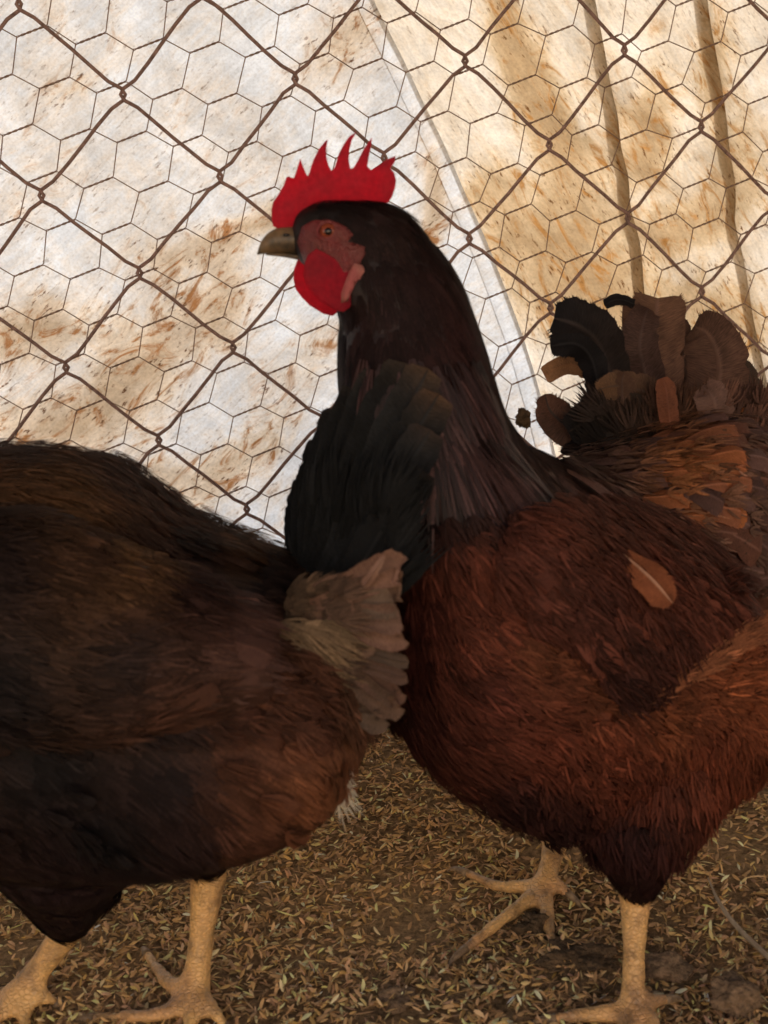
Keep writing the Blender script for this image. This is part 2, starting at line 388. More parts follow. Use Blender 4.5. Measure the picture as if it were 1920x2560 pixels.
# --- chain-link fence: woven zigzag wires
FU0, FV0, FW, FH, FK = -0.26272, 0.16539, 0.141384, 0.141846, 0.040056
fence = empty('chain_link_fence', FP(0, -CAMH, 0), 'rusty chain link fence of large diamonds in front of the tarpaulin', 'fence')
def lattice(U, V):
    s = FU0 + U * FW; z = FV0 + V * FH + FK * s
    s += .0016 * math.sin(3.1 * U + 1.7 * V); z += .0016 * math.sin(2.3 * U - 2.9 * V + 1)
    return s, z
r = .00155
for m in range(-8, 24):
    P = []
    k = m
    for j in range(-12, 14):
        par = .5 * (m % 2)
        for (U, V, side) in ((m / 2, -j - par, -1), ((m + 1) / 2, -j - par - .5, 1)):
            s, z = lattice(U, V)
            if z < -CAMH + .016 or z > .54: continue
            d0 = r * 1.05 * (1 if side < 0 else -1)      # coming from above on one face, leaving on the other
            ov = .0019 * side
            P += [FP(s - side * .0105, z + .0105, d0 * 1.0), FP(s - side * .0025 + ov, z + .0045, d0), FP(s + ov, z, 0),
                  FP(s - side * .0025 + ov, z - .0045, -d0), FP(s - side * .0105, z - .0105, -d0)]
    P = np.array(P)
    Q = []
    for i in range(len(P) - 1):
        Q.append(P[i])
        if i % 5 == 4:
            for q in (.25, .5, .75):
                Q.append(P[i] * (1 - q) + P[i + 1] * q + FNOR * .0004 * math.sin(i + q * 7) + np.array([0, 0, .0007 * math.sin(i * 1.7 + q * 5 + k)]))
    Q.append(P[-1])
    v, f = tube(Q, r, 7); obj('zigzag_wire', mesh('zigzag_wire', v, f, M_WIRE), fence)

# --- hexagonal chicken wire: running wires twisted in pairs
net = empty('chicken_wire', FP(0, -CAMH, .012), 'thin hexagonal chicken wire stretched behind the chain link fence', 'wire netting')
HO, H1, H2 = np.array([-.26834, .13287]), np.array([.04443, -.00560]), np.array([.01228, -.03880])
def hexnode(a, b):                                   # the left end of the twist of cell (a, b)
    p = HO + a * H1 + b * H2
    j = .0011
    p = p + np.array([math.sin(a * 12.9 + b * 78.2) * j, math.sin(a * 39.3 + b * 11.1 + 2) * j])
    if p[0] > .08:
        p = p + np.array([math.sin(a * 2.1 + b * 1.3) * .0022, math.cos(a * 1.7 - b * 2.4) * .0022])
    return p
TW = to_plane(43 + 76, 95 - 29, .01) - to_plane(43, 95, .01)
rw = .00050
NORP = np.array([-TW[1], TW[0]]) / np.linalg.norm(TW)
for c_ in range(-34, 62):                            # each wire is twisted now with its upper, now with its lower neighbour
    pts = []
    for b in range(30, -30, -1):
        for (a, ph0) in ((c_ - 2 * b, 0.0), (c_ + 1 - 2 * b, math.pi)):
            A = hexnode(a, b); B = A + TW
            if min(A[1], B[1]) < -CAMH + .006 or B[1] > .54 or A[0] < -.75 or A[0] > .95: continue
            n = 13
            for i in range(n):
                t = i / (n - 1); ph = 2 * math.pi * 2.5 * t + ph0
                q = A * (1 - t) + B * t + NORP * rw * 1.15 * math.cos(ph)
                pts.append(FP(q[0], q[1], .011 + rw * 1.15 * math.sin(ph)))
    if len(pts) > 24:
        v, f = tube(np.array(pts), rw, 5); obj('running_wire', mesh('running_wire', v, f, M_MESHWIRE), net)

# --- rice husk litter: tens of thousands of grains in one mesh
def husks():
    N = 78000
    xs, ys = [], []
    m = int(N * .86)
    x = rng.uniform(-.36, .50, m); y = .44 + .70 * rng.random(m) ** 1.3
    x2 = rng.uniform(-.9, 1.0, N - m); y2 = rng.uniform(.2, 1.3, N - m)
    X = np.r_[x, x2]; Y = np.r_[y, y2]
    patch = np.sin(X * 31 + 2 * np.sin(Y * 17)) * np.sin(Y * 27 + 1.3 * np.sin(X * 23) + 1)
    kp = rng.random(len(X)) > np.clip((patch - .25) * 1.3, 0, .75); X, Y = X[kp], Y[kp]; N = len(X)
    L = rng.uniform(.0020, .0036, N); Wd = L * rng.uniform(.22, .36, N)
    thin = rng.random(N) < .05; L = np.where(thin, L * 2.1, L); Wd = np.where(thin, Wd * .45, Wd)
    yaw = rng.uniform(0, 6.283, N); pit = rng.normal(0, .38, N) * np.where(thin, .3, 1); rol = rng.uniform(-1, 1, N)
    dep = rng.random(N)
    prof = [(-1, .05), (-.45, .8), (.2, 1.0), (.75, .6), (1, .05)]
    cy, sy, cpi, spi = np.cos(yaw), np.sin(yaw), np.cos(pit), np.sin(pit)
    T = np.stack([cy * cpi, sy * cpi, spi], 1); S0 = np.stack([-sy, cy, 0 * cy], 1); N0 = np.cross(T, S0)
    S = S0 * np.cos(rol)[:, None] + N0 * np.sin(rol)[:, None]; Nn = np.cross(T, S)
    Z = soil(X, Y) + .0002 + .0032 * dep + np.abs(spi) * L * .7
    C = np.stack([X, Y, Z], 1)
    bend = rng.uniform(-.25, .25, N)
    V = np.empty((N, 15, 3))
    for i, (t, wv) in enumerate(prof):
        c = C + T * (t * L)[:, None] + S * (bend * L * (1 - t * t))[:, None]
        V[:, i * 3] = c - S * (Wd * wv)[:, None]
        V[:, i * 3 + 1] = c + Nn * (Wd * wv * .55)[:, None]
        V[:, i * 3 + 2] = c + S * (Wd * wv)[:, None]
    fq = []
    for i in range(4):
        a = i * 3; fq += [(a, a + 1, a + 4, a + 3), (a + 1, a + 2, a + 5, a + 4)]
    fq = np.array(fq)
    loops = (fq[None] + (np.arange(N) * 15)[:, None, None]).reshape(-1)
    nf = N * len(fq)
    b = np.array([.66, .425, .195])
    k = rng.lognormal(-.12, .42, N)
    pale = rng.random(N) < .10
    k[pale] *= 1.35
    col = b[None] * k[:, None] * np.stack([np.ones(N), rng.normal(.97, .03, N), rng.normal(1, .14, N)], 1)
    col = np.clip(col, .012, .78)
    cols = np.repeat(col, 15, axis=0)
    t = NT('rice_husk'); c = t.attr(); m_ = t.done(t.trans(c, t.bsdf(c, .7, .25), .12))
    me = mesh('rice_husk_litter', V.reshape(-1, 3), (loops, np.arange(nf) * 4, np.full(nf, 4)), m_, cols)
    tag(obj('rice_husk_litter', me), kind='stuff')
husks()

# ------------------------------------------------------------------ animals: shared builders
def ring_col(px, top, bot, Y, hd):                   # an upright ring across the body
    a, b = W(px, top, Y), W(px, bot, Y); return ((a + b) / 2, (a - b) / 2, np.array([0, hd, 0]))
def ring_row(py, l, r_, Y, hd):                      # a level ring round neck or thigh
    a, b = W(l, py, Y), W(r_, py, Y); return ((a + b) / 2, (b - a) / 2, np.array([0, hd, 0]))
def loft(rings, k=28, sub=5, power=2.3):
    A = np.array([np.r_[c, a, b] for c, a, b in rings]); A = catmull(A, (len(A) - 1) * sub + 1)
    V = []
    for q in A:
        c, a, b = q[:3], q[3:6], q[6:]
        for j in range(k):
            th = 2 * math.pi * j / k; ct, st = math.cos(th), math.sin(th)
            V.append(c + a * math.copysign(abs(ct) ** (2 / power), ct) + b * math.copysign(abs(st) ** (2 / power), st))
    n = len(A)
    return V, quads(n, k, 0, True) + [tuple(range(k))[::-1], tuple(range((n - 1) * k, n * k))]
def ellipsoid(c, r_, n=14):
    V = []; F = []
    for i in range(n + 1):
        ph = math.pi * i / n
        for j in range(2 * n):
            th = math.pi * j / n; V.append(np.asarray(c) + np.asarray(r_) * np.array([math.sin(ph) * math.cos(th), math.sin(ph) * math.sin(th), math.cos(ph)]))
    return V, quads(n + 1, 2 * n, 0, True)
def fuse(parts, voxel=.0026, smooth=6):              # one continuous skin over all the volumes
    V, F = join(parts)
    me = bpy.data.meshes.new('tmp'); me.from_pydata([tuple(v) for v in V], [], F)
    bm = bmesh.new(); bm.from_mesh(me); bmesh.ops.recalc_face_normals(bm, faces=bm.faces[:]); bm.to_mesh(me); bm.free()
    o = bpy.data.objects.new('tmp', me); COL.objects.link(o)
    r_ = o.modifiers.new('r', 'REMESH'); r_.mode = 'VOXEL'; r_.voxel_size = voxel
    s = o.modifiers.new('s', 'SMOOTH'); s.factor = .5; s.iterations = smooth
    dg = bpy.context.evaluated_depsgraph_get(); dg.update()
    e = bpy.data.meshes.new_from_object(o.evaluated_get(dg))
    bpy.data.objects.remove(o); bpy.data.meshes.remove(me)
    V = np.empty(len(e.vertices) * 3); e.vertices.foreach_get('co', V); V = V.reshape(-1, 3)
    N = np.empty(len(e.vertices) * 3); e.vertices.foreach_get('normal', N); N = N.reshape(-1, 3)
    F = [tuple(p.vertices) for p in e.polygons]
    bpy.data.meshes.remove(e)
    return V, N, F
def leg_parts(hock, foot, toes, r0=.0085, r1=.0058):
    """shank plus toes; toes = list of point lists starting at the foot joint"""
    sh = catmull([hock + (hock - foot) * .5, hock, hock * .5 + foot * .5, foot], 14)
    R = np.interp(np.linspace(0, 1, 14), [0, .33, .42, .72, .92, 1], [r0 * 1.3, r0 * 1.15, r0, r1, r1 * 1.15, r1 * 1.35])
    parts = [tube(sh, R, 10)]
    for T in toes:
        P = catmull([foot] + T, 22); t = np.linspace(0, 1, 22)
        rr = (.0056 * (1 - t) + .0030 * t) * (1 + .10 * np.sin(t * 30))
        parts.append(tube(P, rr, 9))
    return parts
def claws(hen, toes):
    for T in toes:
        a, b = np.array(T[-2]), np.array(T[-1]); d = (b - a) / np.linalg.norm(b - a)
        P = [b - d * .003, b + d * .004, b + d * .009 + np.array([0, 0, -.0012]), b + d * .013 + np.array([0, 0, -.0045])]
        P = catmull(P, 8); v, f = tube(P, np.linspace(.0027, .0004, 8), 7)
        obj('claw', mesh('claw', v, f, M_CLAW), hen)
def inflate(name, outline, posfn, thick, mat, parent, step=9, both=True, power=.5, cols=None, edge_t=.0006):
    """solid from a closed outline (photo points): thickest inside, thin at the rim; posfn(px,py) gives the mid surface"""
    O = np.array(outline, float); n = len(O)
    d = np.linalg.norm(np.roll(O, -1, 0) - O, axis=1)
    B = []
    for i in range(n):
        k = max(1, int(d[i] / step))
        for j in range(k): B.append(O[i] + (O[(i + 1) % n] - O[i]) * j / k)
    B = np.array(B); m = len(B); Bn = np.roll(B, -1, 0)
    def dist(p):
        e = Bn - B; t = np.clip(((p - B) * e).sum(1) / ((e * e).sum(1) + 1e-9), 0, 1); return np.linalg.norm(B + e * t[:, None] - p, axis=1).min()
    def inside(p):
        c = ((B[:, 1] > p[1]) != (Bn[:, 1] > p[1])) & (p[0] < (Bn[:, 0] - B[:, 0]) * (p[1] - B[:, 1]) / (Bn[:, 1] - B[:, 1] + 1e-12) + B[:, 0]); return c.sum() % 2 == 1
    I = []
    for y in np.arange(B[:, 1].min(), B[:, 1].max(), step):
        for x in np.arange(B[:, 0].min() + (step / 2 if int(y / step) % 2 else 0), B[:, 0].max(), step):
            p = np.array([x, y])
            if inside(p) and dist(p) > step * .5: I.append(p)
    P2 = np.vstack([B, np.array(I).reshape(-1, 2)])
    out = delaunay_2d_cdt([Vector(p) for p in P2], [], [list(range(m))], 1, 1e-4)
    P2 = np.array([tuple(v) for v in out[0]]); T = [tuple(f) for f in out[2]]
    dd = np.array([dist(p) for p in P2]); rim = dd < 1e-2
    mx = dd.max(); th = edge_t + thick * np.clip(dd / mx, 0, 1) ** power
    mid = np.array([posfn(*p) for p in P2])
    nrm = EYE - mid; nrm /= np.linalg.norm(nrm, axis=1)[:, None]
    front = mid + nrm * th[:, None]; back = mid - nrm * (th if both else edge_t * np.ones_like(th))[:, None]
    k = len(P2); V = np.vstack([front, back]); F = []
    cnt = {}
    for f in T:
        F.append(f); F.append(tuple(i + k for i in f[::-1]))
        for a, b in zip(f, f[1:] + f[:1]): cnt[(a, b)] = 1
    for (a, b) in list(cnt):
        if (b, a) not in cnt: F.append((b, a, a + k, b + k))
    if cols is not None: cols = np.vstack([cols(P2), cols(P2)])
    me = mesh(name, V, F, mat, cols)
    bm = bmesh.new(); bm.from_mesh(me); bmesh.ops.recalc_face_normals(bm, faces=bm.faces[:]); bm.to_mesh(me); bm.free()
    return obj(name, me, parent), V, T, front
class Field:                                         # values given at points of the flank, blended between
    def __init__(s, pts, p=3.0):
        s.c = np.array([[q[0], q[1]] for q in pts], float); s.v = np.array([q[2] for q in pts], float); s.p = p
    def __call__(s, P2):
        d = ((P2[:, None] - s.c[None]) ** 2).sum(-1) + 900.; wt = d ** (-s.p / 2); wt /= wt.sum(1)[:, None]; return wt @ s.v
def fan(P, N, D, L, Wd, col, nb=6, spread=.28, lift=.05, droop=.10, base=.0008, round_=.35, jit=.22, shaft=False):
    """feathers as sheaves of barb strands; every array has one row per feather"""
    col = np.asarray(col) * .62
    n = len(P); D = D - N * (D * N).sum(1)[:, None]; D /= np.linalg.norm(D, axis=1)[:, None] + 1e-9; S = np.cross(N, D)
    ts = np.array([0, .3, .65, 1.0]); wp = np.array([.7, 1.1, .85])
    V = np.empty((n, nb, 7, 3)); C = np.empty((n, nb, 7, 3))
    fr = np.linspace(-1, 1, nb) if nb > 1 else np.array([0.])
    for b in range(nb):
        q = fr[b] + rng.normal(0, .12, n)
        ang = q * spread + rng.normal(0, .05, n)
        Lb = L * (1 - round_ * np.abs(q) ** 1.6) * (1 + rng.normal(0, jit * .5, n))
        dirb = D * np.cos(ang)[:, None] + S * np.sin(ang)[:, None]; sb = np.cross(N, dirb)
        hw = Wd / nb * (.75 + .45 * rng.random(n))
        bc = (.80 + .40 * rng.random(n))[:, None] * col
        if shaft and b == nb // 2: bc = bc * 1.9 + .02; hw = hw * .35
        li = lift * (1 + .6 * rng.standard_normal(n)); zb = base * (1 + rng.random(n)) - np.abs(q) * L * .02 + (.0006 if shaft and b == nb // 2 else 0)
        for i, t in enumerate(ts):
            pos = P + S * (q * Wd * (.35 + .45 * min(1, t * 2)))[:, None] * (1 - .3 * max(0, t - .6)) + dirb * (t * Lb)[:, None] + N * (zb + Lb * (li * t - droop * t * t))[:, None]
            tc = bc * (.78 + .32 * t)
            if i < 3:
                V[:, b, 2 * i] = pos - sb * (hw * wp[i])[:, None]; V[:, b, 2 * i + 1] = pos + sb * (hw * wp[i])[:, None]
                C[:, b, 2 * i] = tc; C[:, b, 2 * i + 1] = tc
            else: V[:, b, 6] = pos; C[:, b, 6] = tc
    o = np.arange(n * nb) * 7
    fq = np.array([0, 1, 3, 2, 2, 3, 5, 4]); ft = np.array([4, 5, 6])
    loops = np.concatenate([o[:, None] + fq, o[:, None] + ft], 1).reshape(-1)
    tot = np.tile([4, 4, 3], n * nb); st = np.r_[0, np.cumsum(tot)[:-1]]
    return V.reshape(-1, 3), (loops, st, tot), np.clip(C.reshape(-1, 3), .002, .9)
def scatter(V, F, n):
    """n points on a surface, by area"""
    T = np.array([(f[0], f[i], f[i + 1]) for f in F for i in range(1, len(f) - 1)])
    a, b, c = V[T[:, 0]], V[T[:, 1]], V[T[:, 2]]; cr = np.cross(b - a, c - a); ar = np.linalg.norm(cr, axis=1)
    k = rng.choice(len(T), n, p=ar / ar.sum()); u = np.sqrt(rng.random(n)); v = rng.random(n)
    return a[k] * (1 - u)[:, None] + b[k] * (u * (1 - v))[:, None] + c[k] * (u * v)[:, None], T[k]
def flow_field(pts, P, P2):
    """pts: (x0,y0,x1,y1) strokes on the flank -> world directions"""
    vals = []
    for x0, y0, x1, y1 in pts:
        d = W(x1, y1, .6) - W(x0, y0, .6); vals.append((x0, y0, d / np.linalg.norm(d)))
    D = Field(vals, 3.0)(P2); return D / (np.linalg.norm(D, axis=1)[:, None] + 1e-9)
def feather(name, parent, spine, hw, c0, c1, mat=None, face=(0, -1, .15), n=26, jag=.05, cup=.12, shaft=None, tipround=.10, twist=0.0, fray=2, tpow=1.0):
    """one large feather: shaft with two vanes; spine = world points, hw = half-widths along it"""
    P = catmull(spine, n); h = np.interp(np.linspace(0, 1, n), np.linspace(0, 1, len(hw)), hw)
    t = np.linspace(0, 1, n)
    h = h * np.sqrt(np.clip(1 - (np.clip(t - 1 + tipround, 0, 1) / tipround) ** 2, 0, 1))
    T = np.gradient(P, axis=0); T /= np.linalg.norm(T, axis=1)[:, None]
    face = np.asarray(face, float); V, C, UV = [], [], []
    us = [-1, -.6, -.12, 0, .12, .6, 1]
    jl, jr = rng.uniform(1 - jag, 1, n), rng.uniform(1 - jag, 1, n)
    for k in rng.integers(int(n * .3), n - 1, 3): (jl if rng.random() < .5 else jr)[k] *= .86
    c0, c1 = np.array(c0) * .8, np.array(c1) * .8; sc = np.array(shaft) if shaft is not None else c0 * 1.3 + .012
    for i in range(n):
        f = face - T[i] * (face @ T[i]); f /= np.linalg.norm(f); s = np.cross(T[i], f)
        if twist:
            a = twist * t[i]; s, f = s * math.cos(a) + f * math.sin(a), f * math.cos(a) - s * math.sin(a)
        for u in us:
            j = jl[i] if u < 0 else jr[i]
            wv = h[i] * u * (j if abs(u) > .8 else 1)
            V.append(P[i] + s * wv - f * (cup * h[i] * u * u) + T[i] * abs(wv) * .35 * (0 if i == n - 1 else 1) + f * ((.0007 if parent else .012) if u == 0 else 0))
            cc = c0 * (1 - t[i] ** tpow) + c1 * t[i] ** tpow
            C.append(sc if u == 0 else cc * (1.0 if abs(u) < .8 else 1.08)); UV.append((abs(u), t[i] * 1.0 + (0.5 if u < 0 else 0)))
    Fc = quads(n, len(us)); k = len(us); hm = float(h.max())
    for i in range(3, n):                            # loose barbs along both edges
        for e, sg in ((0, -1), (k - 1, 1)):
            a = V[i * k + e]; b = V[(i - 1) * k + e]; out = a - V[i * k + 3]; ln = np.linalg.norm(out)
            out = out / ln if ln > 1e-9 else T[i]
            for q in range(fray):
                w_ = random.random(); p = a * w_ + b * (1 - w_); l = hm * random.uniform(.05, .30 if not parent else .15)
                d = T[i] * random.uniform(.6, 1.0) + out * random.uniform(.3, .9) * (1 - .5 * (i == n - 1)); wd = T[i] * hm * .035
                j = len(V); V += [p - out * hm * .06 - wd, p - out * hm * .06 + wd, p + d * l]; cc = C[i * k + 2]
                C += [cc, cc, cc * 1.1]; UV += [(1, i / n)] * 3; Fc.append((j, j + 1, j + 2))
    return obj(name, mesh(name, V, Fc, mat or M_VANE, C, uvs=UV), parent)
CONTOUR = []
def contour_feathers(hen, P, Nn, D, col, count, gap, L, name='contour_feather'):
    """rounded body feathers that can be told apart, laid over each other like shingles"""
    if not CONTOUR:
        for q in range(6):
            o = feather(name, None, [(0, 0, 0), (.35, .03 * (q - 2.5), .05), (.75, .01 * (q - 2), .055), (1, 0, -.02)], [.08, .24, .31, .33], (1.05, 1.0, 1.0), (1.25, 1.2, 1.2), M_CONTOUR, face=(0, 0, 1), n=14, jag=.09, cup=.22, shaft=(1.4, 1.33, 1.3), tipround=.5, fray=5)
            CONTOUR.append(o.data); bpy.data.objects.remove(o)
    P2 = project(P); idx = np.arange(len(P)); rng.shuffle(idx); got = []
    for i in idx:
        if all((P2[i] - P2[j]) @ (P2[i] - P2[j]) > gap * gap for j in got): got.append(i)
        if len(got) >= count: break
    for i in got:
        d = D[i] + rng.normal(0, .13, 3); nn = Nn[i]; d -= nn * (d @ nn); d /= np.linalg.norm(d); s_ = np.cross(nn, d)
        l = L[i] * random.uniform(.8, 1.2); o = obj(name, random.choice(CONTOUR), hen); h_ = .0030
        o.matrix_world = Matrix(((d[0] * l, s_[0] * l, nn[0] * l, P[i, 0] + nn[0] * h_), (d[1] * l, s_[1] * l, nn[1] * l, P[i, 1] + nn[1] * h_), (d[2] * l, s_[2] * l, nn[2] * l, P[i, 2] + nn[2] * h_), (0, 0, 0, 1)))
        c_ = col[i] * .58 * random.uniform(.78, 1.22); o.color = (*[float(x) for x in c_], 1)
def soften(hen, P, Nn, D, col, n):
    """short loose barbs over the shingled feathers"""
    k = rng.choice(len(P), min(n, len(P)), replace=False)
    v, f, c = fan(P[k], Nn[k], D[k] + rng.normal(0, .14, (len(k), 3)), rng.uniform(.009, .018, len(k)), np.full(len(k), .0038), col[k] * rng.lognormal(.05, .30, len(k))[:, None], 7, .2, .03, .07, base=.0042)
    obj('loose_barbs', mesh('loose_barbs', v, f, M_DOWN, c, smooth=False), hen, 'stuff')
def px_spine(pts): return [W(*p) for p in pts]

def paint_body(V, N, F, hen, field, skin_mask):
    P2 = project(V); c = field(P2) * .45
    for m, colr in skin_mask: c = c * (1 - m[:, None]) + np.array(colr) * m[:, None]
    me = mesh('body', V, F, M_BODY, c); me.materials.append(M_LEG)
    lm = np.max([m for m, _ in skin_mask], axis=0)
    me.polygons.foreach_set('material_index', np.array([1 if lm[list(f)].mean() > .5 else 0 for f in F], dtype=np.int32))
    return obj('body', me, hen)
def near_tube(V, pts, rad, soft=.002):
    d = np.full(len(V), 9.0)
    for a, b in zip(pts[:-1], pts[1:]):
        e = b - a; t = np.clip((V - a) @ e / (e @ e), 0, 1); d = np.minimum(d, np.linalg.norm(a + t[:, None] * e - V, axis=1))
    return np.clip((rad - d) / soft, 0, 1)
LEGC = (.78, .47, .18)

def head_parts(hen, bvh, dx, dy, Y):
    """comb, wattles, earlobe, beak, eye; dx,dy shift the head as seen in the photo"""
    c2 = lambda pts: [(600 + x / 2.592 + dx, 300 + y / 2.592 + dy) for x, y in pts]
    at = lambda off=0.0: (lambda x, y: W(x, y, Y + off))
    comb = c2([(215, 690), (205, 640), (203, 580), (215, 530), (250, 480), (285, 420), (300, 370), (320, 365), (335, 375), (350, 375), (365, 330), (390, 250), (405, 290), (425, 340), (438, 365), (450, 340), (475, 260), (510, 190), (550, 140), (570, 125), (560, 180), (560, 240), (575, 300), (595, 330), (615, 300), (640, 220), (670, 160), (710, 105), (757, 75), (725, 130), (708, 200), (705, 260), (715, 315), (735, 310), (765, 260), (800, 190), (845, 125), (855, 115), (850, 170), (835, 240), (825, 300), (850, 325), (900, 295), (950, 255), (1010, 232), (1000, 280), (975, 310), (1000, 345), (1012, 390), (1005, 440), (985, 500), (960, 535), (880, 560), (760, 560), (640, 560), (540, 570), (470, 610), (430, 680), (380, 710), (300, 720)])
    inflate('comb', comb, at(), .0036, M_COMB, hen, 7, power=.7)
    watt = c2([(430, 860), (375, 900), (352, 960), (345, 1030), (362, 1100), (400, 1150), (450, 1200), (500, 1232), (540, 1256), (600, 1270), (640, 1240), (680, 1150), (700, 1060), (660, 990), (560, 930)])
    inflate('wattle', watt, at(.007), .0022, M_COMB, hen, 8, power=.6)
    watt2 = [(x + 26 + (x - 780 - dx) * .02, y - 10) for x, y in watt]
    inflate('wattle', watt2, at(-.0215), .0022, M_COMB, hen, 8, power=.6)
    lobe = c2([(738, 925), (790, 940), (825, 985), (800, 1040), (755, 1060), (725, 1110), (700, 1175), (655, 1185), (655, 1120), (680, 1050), (705, 985)])
    inflate('earlobe', lobe, at(-.0235), .0012, M_LOBE, hen, 7)
    # bare red face patch round the eye
    face = c2([(400, 690), (470, 650), (560, 640), (640, 665), (700, 700), (735, 745), (700, 790), (760, 800), (815, 820), (815, 870), (780, 930), (700, 980), (640, 1060), (560, 1090), (480, 1020), (420, 940), (395, 870), (370, 790)])
    def onface(x, y):
        d = Vector(ray(x, y)).normalized(); h = bvh.ray_cast(Vector(EYE), d)
        return np.array(h[0]) if h[0] is not None and h[0].y < Y + .004 else W(x, y, Y - .008)
    M_FACE = bpy.data.materials.get('face_skin') or mat_flesh('face_skin', (.17, .022, .025), .05)
    inflate('face', face, onface, .0016, M_FACE, hen, 8, both=False, power=.4)
    bk = lambda rows: [ring_col(600 + x / 2.592 + dx, 300 + t / 2.592 + dy, 300 + b / 2.592 + dy, Y, h) for x, t, b, h in rows]
    v, f = loft(bk([(112, 862, 876, .0006), (125, 815, 872, .0018), (150, 765, 868, .003), (190, 725, 864, .0044), (240, 700, 862, .0056), (310, 690, 862, .0068), (370, 690, 862, .0078), (430, 705, 862, .0084), (470, 740, 850, .006)]), 18, 4, 2.0)
    ub = obj('beak', mesh('beak', v, f, M_BEAK), hen)
    v, f = loft(bk([(165, 868, 874, .0016), (200, 860, 880, .0034), (260, 858, 886, .0048), (330, 858, 897, .006), (400, 858, 908, .007), (450, 858, 900, .006)]), 16, 4, 2.0)
    obj('lower_beak', mesh('lower_beak', v, f, M_BEAK), hen)
    nx = W(600 + 300 / 2.592 + dx, 300 + 745 / 2.592 + dy, Y - .0068)
    v, f = ellipsoid(nx, (.0016, .0008, .0007), 6); obj('nostril', mesh('nostril', v, f, M_PUPIL), ub)
    ex, ey = 600 + 572 / 2.592 + dx, 300 + 722 / 2.592 + dy
    ec = onface(ex, ey); d = (EYE - ec) / np.linalg.norm(EYE - ec)
    v, f = ellipsoid(ec + d * -.0006, (.0040, .0038, .0038), 12); e = obj('eye', mesh('eye', v, f, M_EYE), hen)
    v, f = ellipsoid(ec + d * .0020, (.0019, .0018, .0019), 10); obj('pupil', mesh('pupil', v, f, M_PUPIL), e)
    th = np.linspace(0, 2 * math.pi, 22)[:-1]; R_, U_ = RIGHT, UP
    P = [ec + d * .0012 + R_ * .0050 * math.cos(a) + U_ * .0042 * math.sin(a) for a in th]; P.append(P[0])
    v, f = tube(P, .0009, 6, False); obj('eyelid', mesh('eyelid', v, f, M_FACE), e)
    return face

